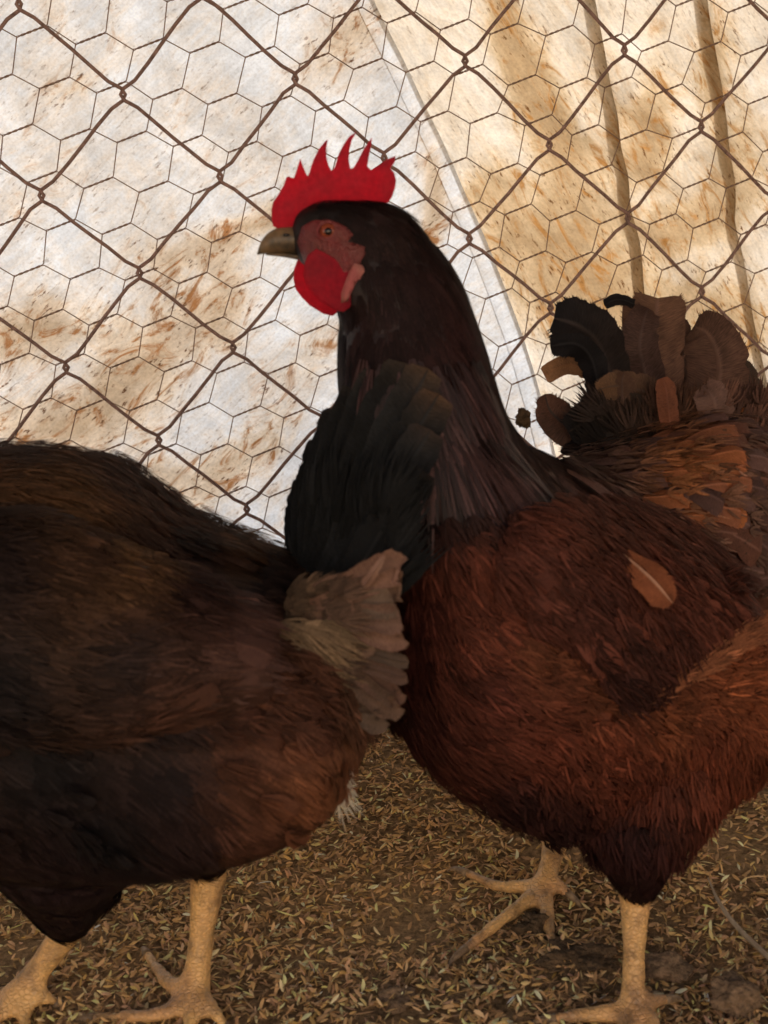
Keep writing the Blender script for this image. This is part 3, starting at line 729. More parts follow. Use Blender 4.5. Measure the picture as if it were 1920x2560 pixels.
# ------------------------------------------------------------------ hen in the middle
FB = ()
def brown_hen():
    hen = empty('hen', G(1480, 2400), 'rust brown hen with tall red comb standing in the middle, facing left', 'hen', None)
    body = [(962, 1400, 1740, .555, .030), (1050, 1250, 1840, .56, .065), (1150, 1150, 1915, .565, .085), (1300, 1120, 1990, .575, .095), (1450, 1190, 2010, .59, .098),
            (1600, 1270, 1985, .60, .095), (1750, 1370, 1920, .60, .085), (1840, 1520, 1850, .60, .062), (1905, 1570, 1760, .60, .036), (1940, 1610, 1690, .60, .012)]
    rump = [(1330, 1180, 1400, .615, .05), (1450, 1160, 1530, .64, .068), (1600, 1100, 1560, .66, .076), (1740, 1040, 1560, .675, .076), (1840, 1035, 1510, .69, .066), (1920, 1085, 1430, .70, .046), (1965, 1180, 1350, .705, .016)]
    neck = [(505, 790, 950, .56, .010), (532, 742, 1015, .56, .016), (580, 728, 1058, .56, .0195), (640, 738, 1110, .56, .022), (700, 800, 1146, .56, .027), (780, 846, 1180, .561, .033),
            (860, 846, 1208, .562, .041), (940, 846, 1232, .564, .050), (1030, 858, 1262, .566, .059), (1120, 900, 1320, .568, .070), (1220, 935, 1400, .57, .08), (1330, 950, 1420, .572, .085), (1450, 985, 1400, .572, .08)]
    thigh = [(1750, 1360, 1830, .56, .05), (1880, 1380, 1790, .55, .052), (2000, 1420, 1720, .542, .046), (2090, 1465, 1685, .536, .034), (2170, 1510, 1655, .532, .022), (2225, 1545, 1632, .53, .012)]
    thigh2 = [(1850, 1180, 1420, .635, .04), (1950, 1260, 1420, .64, .032), (2030, 1330, 1425, .64, .020), (2085, 1365, 1420, .64, .010)]
    hockN, footN = W(1588, 2240, .53), G(1582, 2528, .006)
    toesN = [[G(1500, 2535, .006), G(1440, 2540, .005), G(1375, 2548, .004)], [G(1570, 2570, .006), G(1555, 2600, .005), G(1530, 2640, .004)],
             [G(1625, 2545, .006), G(1640, 2590, .005), G(1650, 2620, .004)], [G(1625, 2505, .008), G(1670, 2498, .004)]]
    hockF, footF = W(1392, 2090, .64), G(1362, 2215, .008)
    toesF = [[G(1300, 2218, .007), G(1240, 2214, .006), G(1160, 2180, .006)], [G(1305, 2262, .007), G(1235, 2315, .006), G(1155, 2378, .004)],
             [G(1366, 2270, .008), G(1374, 2320, .006), G(1386, 2375, .003)], [G(1395, 2212, .010), G(1424, 2238, .005)]]
    legs = leg_parts(hockN, footN, toesN, .0076, .0058) + leg_parts(hockF, footF, toesF, .0082, .0062)
    V, N, F = fuse([loft([ring_col(*b) for b in body]), loft([ring_col(*b) for b in rump]), loft([ring_row(*b) for b in neck]),
                    loft([ring_row(*b) for b in thigh]), loft([ring_row(*b) for b in thigh2])] + legs)
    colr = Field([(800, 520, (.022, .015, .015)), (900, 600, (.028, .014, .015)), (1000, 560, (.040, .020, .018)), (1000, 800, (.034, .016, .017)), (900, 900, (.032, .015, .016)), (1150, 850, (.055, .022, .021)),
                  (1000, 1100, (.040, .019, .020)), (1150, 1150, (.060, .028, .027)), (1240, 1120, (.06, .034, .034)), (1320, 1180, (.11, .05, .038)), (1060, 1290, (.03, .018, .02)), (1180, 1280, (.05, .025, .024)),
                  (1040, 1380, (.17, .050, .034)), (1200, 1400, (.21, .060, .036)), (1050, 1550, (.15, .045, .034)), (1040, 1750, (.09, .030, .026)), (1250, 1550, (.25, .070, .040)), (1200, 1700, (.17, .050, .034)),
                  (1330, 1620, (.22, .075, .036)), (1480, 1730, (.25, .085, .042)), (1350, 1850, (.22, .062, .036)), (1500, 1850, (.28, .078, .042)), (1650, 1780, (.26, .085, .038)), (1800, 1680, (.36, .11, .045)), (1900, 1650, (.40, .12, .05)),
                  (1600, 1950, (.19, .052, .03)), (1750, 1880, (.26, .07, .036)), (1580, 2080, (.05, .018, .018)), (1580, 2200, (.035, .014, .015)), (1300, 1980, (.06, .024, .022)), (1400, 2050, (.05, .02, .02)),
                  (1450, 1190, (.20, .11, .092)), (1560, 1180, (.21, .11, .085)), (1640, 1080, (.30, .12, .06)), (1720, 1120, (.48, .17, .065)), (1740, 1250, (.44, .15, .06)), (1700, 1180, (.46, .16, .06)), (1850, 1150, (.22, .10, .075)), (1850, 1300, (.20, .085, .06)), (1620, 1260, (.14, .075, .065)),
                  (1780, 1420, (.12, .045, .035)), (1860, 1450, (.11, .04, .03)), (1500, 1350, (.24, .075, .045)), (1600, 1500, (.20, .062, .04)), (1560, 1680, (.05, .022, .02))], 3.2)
    skin = [(near_tube(V, [hockN + (hockN - footN) * .08, footN], .016), LEGC), (near_tube(V, [hockF + (hockF - footF) * .15, footF], .017), LEGC)]
    for ft, T in [(footN, t) for t in toesN] + [(footF, t) for t in toesF]: skin.append((near_tube(V, [ft] + T, .012), LEGC))
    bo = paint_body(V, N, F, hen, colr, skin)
    legmask = np.max([m for m, _ in skin], axis=0)
    claws(hen, toesN + toesF)
    bvh = BVHTree.FromPolygons([Vector(v) for v in V], F)
    face = head_parts(hen, bvh, 0, 0, .56)
    # plumage over the whole body
    vi = np.arange(len(V))
    P, T = scatter(V, F, 18500)
    Nn = N[T].mean(1); Nn /= np.linalg.norm(Nn, axis=1)[:, None]
    keep = legmask[T].max(1) < .05
    P2 = project(P)
    fx, fy = np.array(face).T
    keep &= ~((P2[:, 0] > 600) & (P2[:, 0] < 895) & (P2[:, 1] > 548) & (P2[:, 1] < 740) & (P[:, 2] > .3) & ~((P2[:, 0] > 850) & (P2[:, 1] < 600)))
    keep &= ~((P2[:, 0] < 770) & (P2[:, 1] < 800) & (P2[:, 1] > 500))
    view = (EYE - P); view /= np.linalg.norm(view, axis=1)[:, None]
    away = ((view * Nn).sum(1) < -.35) | (P2[:, 0] < -260)
    keep &= ~(away & (rng.random(len(P)) < .6))
    P, Nn, P2 = P[keep], Nn[keep], P2[keep]
    flow = [(800, 500, 900, 505), (950, 520, 1010, 560), (900, 640, 910, 720), (1040, 620, 1085, 700), (900, 850, 900, 950), (1120, 800, 1150, 900), (1000, 900, 1005, 1000), (900, 1050, 905, 1150), (1200, 980, 1240, 1080), (1050, 1200, 1050, 1300),
            (1200, 1180, 1225, 1280), (1290, 1120, 1370, 1190), (1350, 1230, 1430, 1300), (1040, 1400, 1050, 1500), (1200, 1400, 1260, 1490), (1050, 1600, 1090, 1690), (1050, 1800, 1110, 1850), (1250, 1650, 1340, 1690), (1250, 1850, 1350, 1890), (1420, 1700, 1520, 1720),
            (1450, 1150, 1550, 1135), (1600, 1120, 1690, 1075), (1600, 1250, 1700, 1235), (1750, 1080, 1830, 1010), (1750, 1220, 1850, 1200), (1800, 1350, 1880, 1370), (1880, 1200, 1960, 1200),
            (1500, 1350, 1590, 1420), (1650, 1450, 1750, 1530), (1500, 1880, 1570, 1960), (1700, 1750, 1790, 1770), (1850, 1650, 1930, 1640), (1600, 2000, 1605, 2100), (1580, 2150, 1580, 2230), (1750, 1880, 1760, 1960), (1350, 1980, 1380, 2060)]
    D = flow_field(flow, P, P2)
    Lf = Field([(800, 520, .007), (900, 560, .010), (1000, 640, .018), (900, 800, .022), (1150, 800, .024), (1050, 1000, .030), (1200, 1100, .034), (1050, 1400, .022), (1200, 1600, .024), (1400, 1750, .026), (1600, 1150, .024), (1800, 1200, .024), (1800, 1700, .028), (1600, 2000, .022), (1580, 2200, .013), (1500, 1350, .020)])(P2)
    Wf = Field([(900, 560, .0022), (1000, 900, .0032), (1200, 1100, .004), (1050, 1400, .0065), (1300, 1650, .0068), (1700, 1200, .0075), (1800, 1700, .007), (1600, 2100, .0045), (800, 510, .0016)])(P2)
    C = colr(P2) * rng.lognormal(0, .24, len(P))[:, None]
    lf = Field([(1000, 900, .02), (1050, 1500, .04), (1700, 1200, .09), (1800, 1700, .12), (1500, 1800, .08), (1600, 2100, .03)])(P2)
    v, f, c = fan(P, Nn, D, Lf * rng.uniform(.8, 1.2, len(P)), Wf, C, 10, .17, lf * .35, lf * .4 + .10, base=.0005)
    obj('plumage', mesh('plumage', v, f, M_PLUME, c, smooth=False), hen, 'stuff')
    fc = ((EYE - P) * Nn).sum(1) / np.linalg.norm(EYE - P, axis=1) > .25
    sel = fc & (P2[:, 1] > 1290) & (P2[:, 1] < 2130) & ~((P2[:, 1] < 1560) & (P2[:, 0] > 1270)) & ((P2[:, 1] > 1380) | (P2[:, 0] < 1300))
    cb = colr(P2); contour_feathers(hen, P[sel], Nn[sel], D[sel], cb[sel], 290, 34, Lf[sel] * .82)
    soften(hen, P[sel], Nn[sel], D[sel], cb[sel] * 1.08, 2300)
    # glossy neck hackles, longer and narrower, the lowest ones lying over the shoulder
    m = ((P2[:, 1] > 900) & (P2[:, 1] < 1200) & (P2[:, 0] < 1420) & (P2[:, 0] > 900) & (((EYE - P) * Nn).sum(1) > .22))
    k = np.where(m)[0]; k = rng.choice(k, min(520, len(k)), replace=False)
    hc = np.array([.075, .037, .036])[None] * rng.lognormal(0, .45, len(k))[:, None] + np.clip((P2[k, 0] - 1150) / 250, 0, 1)[:, None] * np.array([.05, .028, .024])
    v, f, c = fan(P[k], Nn[k], D[k], rng.uniform(.030, .048, len(k)), np.full(len(k), .0024), hc, 4, .06, .02, .07, base=.0016, round_=.5)
    obj('hackle', mesh('hackle', v, f, mat_plumage('hackle', .12, .22, .45), c, smooth=False), hen, 'stuff')

    # --- folded wing: solid shell on the flank, with its coverts and flight feathers
    last = [np.array(W(1600, 1500, .5))]
    def onbody(x, y):
        d = Vector(ray(x, y)).normalized(); h = bvh.ray_cast(Vector(EYE), d)
        Yv = h[0].y if h[0] is not None and h[0].y < .60 else .555
        return W(x, y, Yv)
    ymap = {}
    def wingpos(x, y):
        Ys = [onbody(x + a, y + b)[1] for a, b in ((0, 0), (-40, -30), (40, -30), (-40, 30), (-70, 0))]
        return W(x, y, float(np.mean(Ys)) - .003)
    wing_out = [(1290, 1330), (1380, 1270), (1500, 1272), (1620, 1302), (1710, 1345), (1780, 1415), (1835, 1500), (1852, 1545), (1800, 1572), (1740, 1600), (1680, 1650), (1610, 1710), (1560, 1728), (1500, 1650), (1430, 1590), (1340, 1540), (1270, 1460), (1262, 1390)]
    wc = Field([(1300, 1400, (.19, .062, .042)), (1450, 1300, (.25, .09, .058)), (1650, 1340, (.27, .10, .065)), (1600, 1450, (.22, .066, .04)), (1800, 1500, (.19, .06, .038)), (1450, 1500, (.14, .048, .034)), (1600, 1620, (.12, .042, .03)), (1560, 1700, (.08, .030, .024))])
    wing, WV, WT, front = inflate('wing', wing_out, wingpos, .010, M_BODY, hen, 22, power=.55, cols=lambda p: wc(p) * .6)
    wf = [tuple(t) for t in WT]
    Pw, Tw = scatter(front, wf, 2300)
    e1 = front[Tw[:, 1]] - front[Tw[:, 0]]; e2 = front[Tw[:, 2]] - front[Tw[:, 0]]; Nw = np.cross(e1, e2); Nw /= np.linalg.norm(Nw, axis=1)[:, None]
    Nw *= np.sign((Nw * (EYE - Pw)).sum(1))[:, None]
    Pw2 = project(Pw)
    Dw = flow_field([(1300, 1380, 1390, 1450), (1450, 1300, 1540, 1350), (1650, 1340, 1740, 1420), (1600, 1450, 1680, 1520), (1500, 1550, 1570, 1620), (1780, 1480, 1830, 1540), (1600, 1620, 1650, 1670)], Pw, Pw2)
    Cw = wc(Pw2) * rng.lognormal(0, .22, len(Pw))[:, None]
    v, f, c = fan(Pw, Nw, Dw, rng.uniform(.013, .021, len(Pw)), np.full(len(Pw), .0065), Cw, 8, .13, .02, .06, base=.0040)
    obj('coverts', mesh('coverts', v, f, M_PLUME, c, smooth=False), wing, 'stuff')
    cf = (Pw2[:, 0] < 1790); contour_feathers(wing, Pw[cf] + Nw[cf] * .0015, Nw[cf], Dw[cf], wc(Pw2)[cf] * .85, 70, 44, np.full(cf.sum(), .020), 'covert_feather')
    soften(wing, Pw[cf] + Nw[cf] * .003, Nw[cf], Dw[cf], wc(Pw2)[cf], 700)
    for i in range(11):                                # flight feathers stacked along the lower and rear edge
        t = i / 10
        tip = (1565 + 285 * t ** .8, 1722 - 178 * t ** 1.25); root = (1400 + 190 * t, 1520 - 140 * t)
        mid = ((tip[0] + root[0]) / 2 + 8, (tip[1] + root[1]) / 2 - 6)
        sp = [wingpos(*root) + np.array([0, -.011 - .0006 * i, 0]), wingpos(*mid) + np.array([0, -.013 - .0006 * i, 0]), wingpos(tip[0], tip[1]) + np.array([0, -.006 - .0006 * i, 0])]
        cc = np.array([.15, .048, .032]) * random.uniform(.6, 1.25)
        feather('flight_feather', wing, sp, [.003, .0062, .0068, .0052], cc, cc * 1.1, jag=.06, cup=-.10)
    near = np.argsort(((Pw2 - np.array([1582, 1385])) ** 2).sum(1))[:40]; fn = Nw[near].mean(0) * .5 + np.array([0, -.5, .05])
    sp = [wingpos(1520, 1335) + np.array([0, -.0290, 0]), wingpos(1580, 1382) + np.array([0, -.0385, 0]), wingpos(1632, 1442) + np.array([0, -.0365, 0])]
    of = feather('orange_covert_feather', wing, sp, [.004, .0088, .0088, .006], (.30, .10, .045), (.30, .10, .045), jag=.03, cup=.05, tipround=.4, face=fn, shaft=(.62, .36, .24))
    of['label'] = 'single bright orange feather with a pale shaft'

    # --- saddle: rounded fluffy feathers one can pick out
    variants = []
    for q in range(7):
        base = np.array([(.46, .165, .07), (.24, .125, .10), (.20, .11, .095), (.36, .14, .075), (.19, .085, .06), (.13, .07, .06), (.50, .18, .07)][q])
        o = feather('saddle_feather', None, [(0, 0, 0), (.4, .02 * (q - 3), .10), (.8, 0, .10), (1.0, 0, .04)], [.10, .26, .33, .34], base * .65, base * 1.4, M_DOWNVANE, face=(0, 0, 1), n=16, jag=.07, cup=.30, shaft=base * 1.4 + .02, tipround=.42)
        variants.append(o.data); bpy.data.objects.remove(o)
    cand = (P2[:, 0] > 1390) & (P2[:, 0] < 1960) & (P2[:, 1] > 1030) & (P2[:, 1] < 1480) & (Nn @ (-FWD) > .05) & (P[:, 1] > .56)
    idx = np.where(cand)[0]; rng.shuffle(idx); got = []
    for i in idx:
        x, y = P2[i]
        if y > 1165 + .62 * (x - 1400) + 20: continue        # in front of it lies the wing
        if all((P2[i] - P2[j]) @ (P2[i] - P2[j]) > 30 ** 2 for j in got): got.append(i)
        if len(got) >= 150: break
    got.sort(key=lambda i: -P2[i, 0] + .2 * P2[i, 1])
    for j, i in enumerate(got):
        x, y = P2[i]
        orange = math.exp(-((x - 1690) / 95) ** 2 - ((y - 1190) / 130) ** 2)
        rr = random.random()
        me = variants[random.choice([0, 6, 3]) if rr < orange * .95 else (random.choice([1, 2, 5]) if x < 1620 else random.choice([4, 5, 4, 2]))]
        d = D[i] + rng.normal(0, .16, 3); nn = Nn[i]; d -= nn * (d @ nn); d /= np.linalg.norm(d); s = np.cross(nn, d)
        L = random.uniform(.020, .030)
        o = obj('saddle_feather', me, hen)
        o.matrix_world = Matrix(((d[0] * L, s[0] * L, nn[0] * L, P[i, 0] + nn[0] * .003), (d[1] * L, s[1] * L, nn[1] * L, P[i, 1] + nn[1] * .003), (d[2] * L, s[2] * L, nn[2] * L, P[i, 2] + nn[2] * .003), (0, 0, 0, 1)))

    sel = np.where(cand & (P2[:, 1] < 1165 + .62 * (P2[:, 0] - 1400) + 20))[0]; sel = rng.choice(sel, min(len(sel), 420), replace=False)
    og = np.exp(-((P2[sel, 0] - 1690) / 110) ** 2 - ((P2[sel, 1] - 1190) / 140) ** 2)[:, None]
    sc_ = (np.array([[.62, .25, .10]]) * og + np.array([[.30, .18, .14]]) * (1 - og)) * rng.lognormal(0, .35, len(sel))[:, None]
    v, f, c = fan(P[sel], Nn[sel], D[sel] + rng.normal(0, .12, (len(sel), 3)), rng.uniform(.009, .017, len(sel)), np.full(len(sel), .0030), sc_, 4, .25, .06, .06, base=.0048)
    obj('saddle_fluff', mesh('saddle_fluff', v, f, M_DOWN, c, smooth=False), hen, 'stuff')
    # --- tail, carried upright, with curled dark feathers
    TY = .69
    dk, br, rb = (.014, .012, .014), (.12, .062, .045), (.19, .085, .05)
    def tf(pts, hw, c0, c1, **kw): return feather('tail_feather', hen, [W(*p) for p in pts], [h / 4300. for h in hw], c0, c1, **kw)
    tf([(1660, 1080, TY + .03), (1650, 980, TY + .02), (1640, 880, TY + .02), (1640, 790, TY + .02), (1645, 745, TY + .02)], [50, 72, 84, 82, 52], br, (.15, .08, .052), cup=.25)
    tf([(1725, 1090, TY + .06), (1722, 980, TY + .055), (1708, 880, TY + .055), (1690, 800, TY + .055)], [40, 52, 50, 26], (.08, .045, .035), (.10, .055, .04), cup=.2)
    tf([(1600, 1080, TY + .05), (1570, 990, TY + .045), (1555, 930, TY + .045), (1550, 890, TY + .045)], [40, 44, 34, 12], (.06, .035, .03), (.09, .05, .035), cup=.2)
    tf([(1640, 1060, TY + .02), (1620, 960, TY + .015), (1600, 870, TY + .01), (1610, 800, TY + .015), (1620, 770, TY + .02)], [40, 52, 52, 40, 22], (.07, .04, .035), (.09, .05, .04))
    tf([(1760, 1100, TY + .03), (1790, 1000, TY + .03), (1800, 910, TY + .035), (1775, 840, TY + .04), (1735, 815, TY + .045)], [50, 84, 86, 66, 40], br, (.10, .055, .04), cup=.25)
    tf([(1820, 1120, TY + .04), (1860, 1040, TY + .04), (1868, 970, TY + .045), (1850, 905, TY + .05)], [40, 50, 44, 24], (.07, .045, .035), (.06, .04, .03))
    tf([(1860, 1150, TY), (1885, 1090, TY), (1880, 1020, TY), (1850, 985, TY + .01)], [40, 55, 52, 30], (.13, .06, .045), (.15, .075, .05))
    tf([(1650, 815, TY + .026), (1608, 778, TY + .024), (1578, 757, TY + .022), (1542, 749, TY + .02), (1510, 762, TY + .02)], [16, 16, 13, 17, 14], dk, dk, jag=.2)
    tf([(1545, 1010, TY), (1520, 915, TY), (1490, 850, TY - .005), (1440, 812, TY - .01), (1385, 795, TY - .012)], [52, 62, 72, 66, 34], (.03, .02, .018), dk, jag=.12, fray=5, cup=.2)
    tf([(1560, 1000, TY + .008), (1528, 900, TY + .006), (1500, 840, TY), (1450, 790, TY), (1400, 768, TY)], [40, 45, 46, 38, 18], (.09, .045, .035), dk, jag=.1, fray=4)
    tf([(1500, 990, TY - .002), (1480, 900, TY - .004), (1440, 860, TY - .01), (1375, 865, TY - .015)], [30, 40, 42, 22], dk, dk, jag=.2, fray=5)
    tf([(1555, 1000, TY + .012), (1475, 930, TY + .012), (1418, 912, TY + .014), (1360, 938, TY + .018)], [26, 27, 26, 24], (.28, .13, .06), (.36, .19, .10), cup=-.3)
    tf([(1640, 1090, TY - .02), (1530, 1085, TY - .02), (1430, 1068, TY - .022), (1378, 1030, TY - .02), (1362, 985, TY - .02)], [56, 62, 52, 40, 14], (.03, .022, .02), (.13, .06, .04), cup=-.12)
    tf([(1640, 1060, TY - .03), (1560, 1045, TY - .03), (1480, 1050, TY - .03), (1420, 1080, TY - .03)], [60, 64, 52, 30], (.04, .026, .02), dk, cup=-.12)
    tf([(1650, 1110, TY - .03), (1560, 1120, TY - .03), (1480, 1112, TY - .03), (1400, 1130, TY - .025)], [40, 36, 30, 10], dk, (.03, .02, .02))
    tf([(1650, 1000, TY - .02), (1600, 975, TY - .025), (1540, 965, TY - .03), (1490, 975, TY - .03)], [40, 40, 34, 14], (.07, .04, .03), (.20, .11, .06))
    tf([(1590, 1060, TY - .03), (1560, 1010, TY - .03), (1555, 960, TY - .03), (1560, 930, TY - .028)], [36, 40, 34, 16], (.08, .045, .035), (.13, .07, .045))
    tf([(1680, 1100, TY - .035), (1672, 1030, TY - .04), (1665, 975, TY - .04), (1655, 945, TY - .038)], [20, 26, 24, 10], (.20, .075, .045), (.24, .09, .05))
    tf([(1770, 1100, TY - .03), (1790, 1040, TY - .035), (1780, 990, TY - .035), (1755, 965, TY - .03)], [40, 46, 40, 20], (.15, .085, .07), (.19, .11, .09))
    # tufts over the tail root
    n = 560
    bx = rng.uniform(1480, 1900, n); by = 1150 - 130 * rng.random(n) - .08 * np.abs(bx - 1700)
    Pt = np.array([W(x, y, TY - .035 + .03 * random.random()) for x, y in zip(bx, by)])
    Nt = np.tile(np.array([0, -1, .25]), (n, 1)) / 1.03; Dt = flow_field([(1480, 1100, 1440, 1060), (1600, 1080, 1590, 980), (1720, 1060, 1740, 980), (1880, 1080, 1900, 1010)], Pt, np.stack([bx, by], 1))
    Ct = Field([(1500, 1080, (.035, .025, .022)), (1600, 1060, (.07, .04, .03)), (1700, 1080, (.22, .10, .06)), (1850, 1050, (.16, .08, .06))])(np.stack([bx, by], 1)) * rng.lognormal(0, .3, n)[:, None]
    v, f, c = fan(Pt, Nt, Dt + rng.normal(0, .15, (n, 3)), rng.uniform(.010, .019, n), np.full(n, .0045), Ct, 8, .25, .05, .05)
    obj('tail_coverts', mesh('tail_coverts', v, f, M_DOWN, c, smooth=False), hen, 'stuff')
    # pale fluff edge where thigh meets wing
    n = 230; t = rng.random(n)
    bx = 1560 + 330 * t; by = 1745 - 190 * t ** 1.15 + rng.uniform(-4, 34, n)
    Pt = np.array([W(x, y, onbody(x, y)[1] - .004 - .006 * random.random()) for x, y in zip(bx, by)])
    Dt = flow_field([(1560, 1740, 1650, 1690), (1700, 1650, 1790, 1600), (1850, 1570, 1920, 1540)], Pt, np.stack([bx, by], 1))
    v, f, c = fan(Pt, np.tile(np.array([0, -.96, .28]), (n, 1)), Dt + rng.normal(0, .1, (n, 3)), rng.uniform(.010, .017, n), np.full(n, .0035), np.array([.40, .155, .075])[None] * rng.lognormal(0, .25, n)[:, None], 7, .22, .03, .03)
    obj('flank_fluff', mesh('flank_fluff', v, f, M_DOWN, c, smooth=False), hen, 'stuff')
brown_hen()

# ------------------------------------------------------------------ hen at the left, cut off by the picture edge
def dark_hen():
    hen = empty('hen', G(300, 2500), 'dark brown hen with upright black tail at the left edge, standing before the other hen', 'hen', None)
    body = [(915, 1650, 1830, .505, .026), (862, 1565, 1930, .508, .056), (770, 1478, 1990, .512, .080), (620, 1400, 2040, .522, .098), (430, 1312, 2075, .532, .106), (250, 1182, 2095, .540, .108),
            (60, 1140, 2085, .546, .108), (-150, 1150, 2060, .552, .10), (-350, 1210, 2050, .557, .088), (-500, 1320, 1930, .56, .06), (-575, 1470, 1800, .56, .025)]
    ddx = -1500
    neck = [(505, 790, 950, .56, .010), (532, 742, 1015, .56, .016), (580, 728, 1058, .56, .0195), (640, 738, 1110, .56, .022), (700, 800, 1146, .56, .027), (780, 846, 1180, .561, .033),
            (860, 846, 1208, .562, .041), (940, 846, 1232, .564, .050), (1030, 846, 1262, .566, .059), (1120, 850, 1320, .566, .066), (1250, 880, 1420, .562, .074), (1380, 920, 1440, .56, .074)]
    neck = [(y, l + ddx, r_ + ddx, Y, h) for y, l, r_, Y, h in neck]
    th1 = [(1960, -80, 500, .535, .06), (2080, -20, 420, .537, .056), (2160, 40, 340, .54, .044), (2250, 100, 270, .543, .030), (2318, 150, 225, .545, .014)]
    th2 = [(2000, 420, 640, .545, .05), (2080, 450, 605, .55, .035), (2150, 482, 572, .552, .018)]
    hN, fN = W(192, 2295, .545), G(45, 2492, .008)
    tN = [[G(-30, 2500, .006), G(-110, 2500, .004)], [G(-10, 2545, .006), G(-70, 2590, .004)], [G(60, 2540, .006), G(70, 2600, .004)], [G(100, 2490, .012), G(150, 2510, .005)]]
    hF, fF = W(520, 2195, .552), G(488, 2480, .010)
    tF = [[G(430, 2462, .012), G(395, 2425, .010), G(366, 2382, .006)], [G(420, 2530, .008), G(330, 2540, .007), G(222, 2545, .004)], [G(475, 2560, .008), G(460, 2620, .005)], [G(530, 2520, .012), G(566, 2575, .005)]]
    legs = leg_parts(hN, fN, tN, .0088, .0070) + leg_parts(hF, fF, tF, .0090, .0068)
    V, N, F = fuse([loft([ring_col(*b) for b in body]), loft([ring_row(*b) for b in neck]), loft([ring_row(*b) for b in th1]), loft([ring_row(*b) for b in th2])] + legs, .003)
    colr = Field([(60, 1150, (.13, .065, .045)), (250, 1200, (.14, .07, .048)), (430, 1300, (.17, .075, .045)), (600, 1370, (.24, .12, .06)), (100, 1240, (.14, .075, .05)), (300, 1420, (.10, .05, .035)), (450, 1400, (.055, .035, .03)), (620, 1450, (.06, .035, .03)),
                  (95, 1232, (.34, .16, .06)), (140, 1255, (.28, .14, .06)), (0, 1500, (.026, .02, .02)), (200, 1600, (.028, .021, .02)), (400, 1750, (.036, .022, .02)), (100, 1900, (.018, .015, .016)), (400, 1950, (.026, .017, .018)), (250, 2100, (.018, .015, .016)), (600, 1850, (.15, .06, .035)), (750, 1950, (.30, .115, .055)), (850, 1950, (.38, .16, .08)),  # dark lower-left belly: backlit shade put into the plumage colour
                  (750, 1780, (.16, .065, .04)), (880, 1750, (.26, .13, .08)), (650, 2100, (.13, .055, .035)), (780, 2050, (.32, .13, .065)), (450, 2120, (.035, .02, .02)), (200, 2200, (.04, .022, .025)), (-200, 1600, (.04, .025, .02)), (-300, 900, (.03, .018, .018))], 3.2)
    skin = [(near_tube(V, [hN, fN], .017), LEGC), (near_tube(V, [hF, fF], .018), LEGC)]
    for ft, T in [(fN, t) for t in tN] + [(fF, t) for t in tF]: skin.append((near_tube(V, [ft] + T, .012), LEGC))
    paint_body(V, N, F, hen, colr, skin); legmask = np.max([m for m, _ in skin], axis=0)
    claws(hen, tN + tF)
    bvh = BVHTree.FromPolygons([Vector(v) for v in V], F)
    head_parts(hen, bvh, ddx, 0, .56)
    P, T = scatter(V, F, 16500); Nn = N[T].mean(1); Nn /= np.linalg.norm(Nn, axis=1)[:, None]
    P2 = project(P); keep = legmask[T].max(1) < .05
    keep &= ~((P2[:, 0] > 600 + ddx) & (P2[:, 0] < 895 + ddx) & (P2[:, 1] > 548) & (P2[:, 1] < 740))
    view = (EYE - P); view /= np.linalg.norm(view, axis=1)[:, None]
    away = ((view * Nn).sum(1) < -.35) | (P2[:, 0] < -260)
    keep &= ~(away & (rng.random(len(P)) < .6))
    P, Nn, P2 = P[keep], Nn[keep], P2[keep]
    D = flow_field([(0, 1150, 100, 1165), (250, 1200, 340, 1250), (500, 1310, 600, 1350), (100, 1300, 200, 1350), (350, 1400, 440, 1450), (600, 1430, 690, 1450), (0, 1550, 100, 1580), (300, 1650, 400, 1670), (100, 1900, 200, 1940), (450, 1900, 540, 1940), (650, 1800, 740, 1830),
                    (800, 1700, 890, 1710), (750, 1950, 810, 2010), (850, 1900, 890, 1950), (620, 2080, 680, 2130), (400, 2100, 450, 2150), (180, 2200, 185, 2270), (500, 2120, 510, 2190), (-300, 1100, -270, 1200), (-300, 700, -290, 800), (-400, 1600, -330, 1680)], P, P2)
    L = Field([(200, 1200, .026), (600, 1400, .034), (200, 1600, .024), (750, 1900, .020), (850, 1950, .014), (880, 1750, .014), (850, 1600, .016), (400, 2100, .022), (180, 2250, .012), (500, 2180, .012), (-300, 700, .02)])(P2)
    Wd = Field([(200, 1200, .006), (600, 1400, .0045), (200, 1700, .0075), (800, 1900, .006), (180, 2250, .004)])(P2)
    lf = Field([(200, 1200, .03), (600, 1400, .05), (200, 1700, .03), (800, 1900, .06), (600, 2100, .06)])(P2)
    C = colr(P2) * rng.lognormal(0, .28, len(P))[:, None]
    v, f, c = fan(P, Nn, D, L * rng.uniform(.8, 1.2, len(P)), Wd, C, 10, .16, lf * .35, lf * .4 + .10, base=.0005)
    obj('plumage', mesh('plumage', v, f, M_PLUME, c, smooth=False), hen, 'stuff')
    fc = (((EYE - P) * Nn).sum(1) / np.linalg.norm(EYE - P, axis=1) > .2) & (P2[:, 0] > -60) & (P2[:, 1] < 2120)
    fc &= ~((P2[:, 0] < 640) & (P2[:, 1] > 1400) & (P2[:, 1] < 1780)) & ((P2[:, 1] < 1830) | (rng.random(len(P2)) < .03))
    cb = colr(P2); contour_feathers(hen, P[fc], Nn[fc], D[fc], cb[fc], 250, 38, L[fc] * .85)
    soften(hen, P[fc], Nn[fc], D[fc], cb[fc], 2200)
    def onbody(x, y):
        d = Vector(ray(x, y)).normalized(); h = bvh.ray_cast(Vector(EYE), d); return h[0].y if h[0] is not None and h[0].y < .54 else .48
    def wingpos(x, y): return W(x, y, float(np.mean([onbody(x + a, y + b) for a, b in ((0, 0), (-60, -40), (-60, 40), (-110, 0))])) - .004)
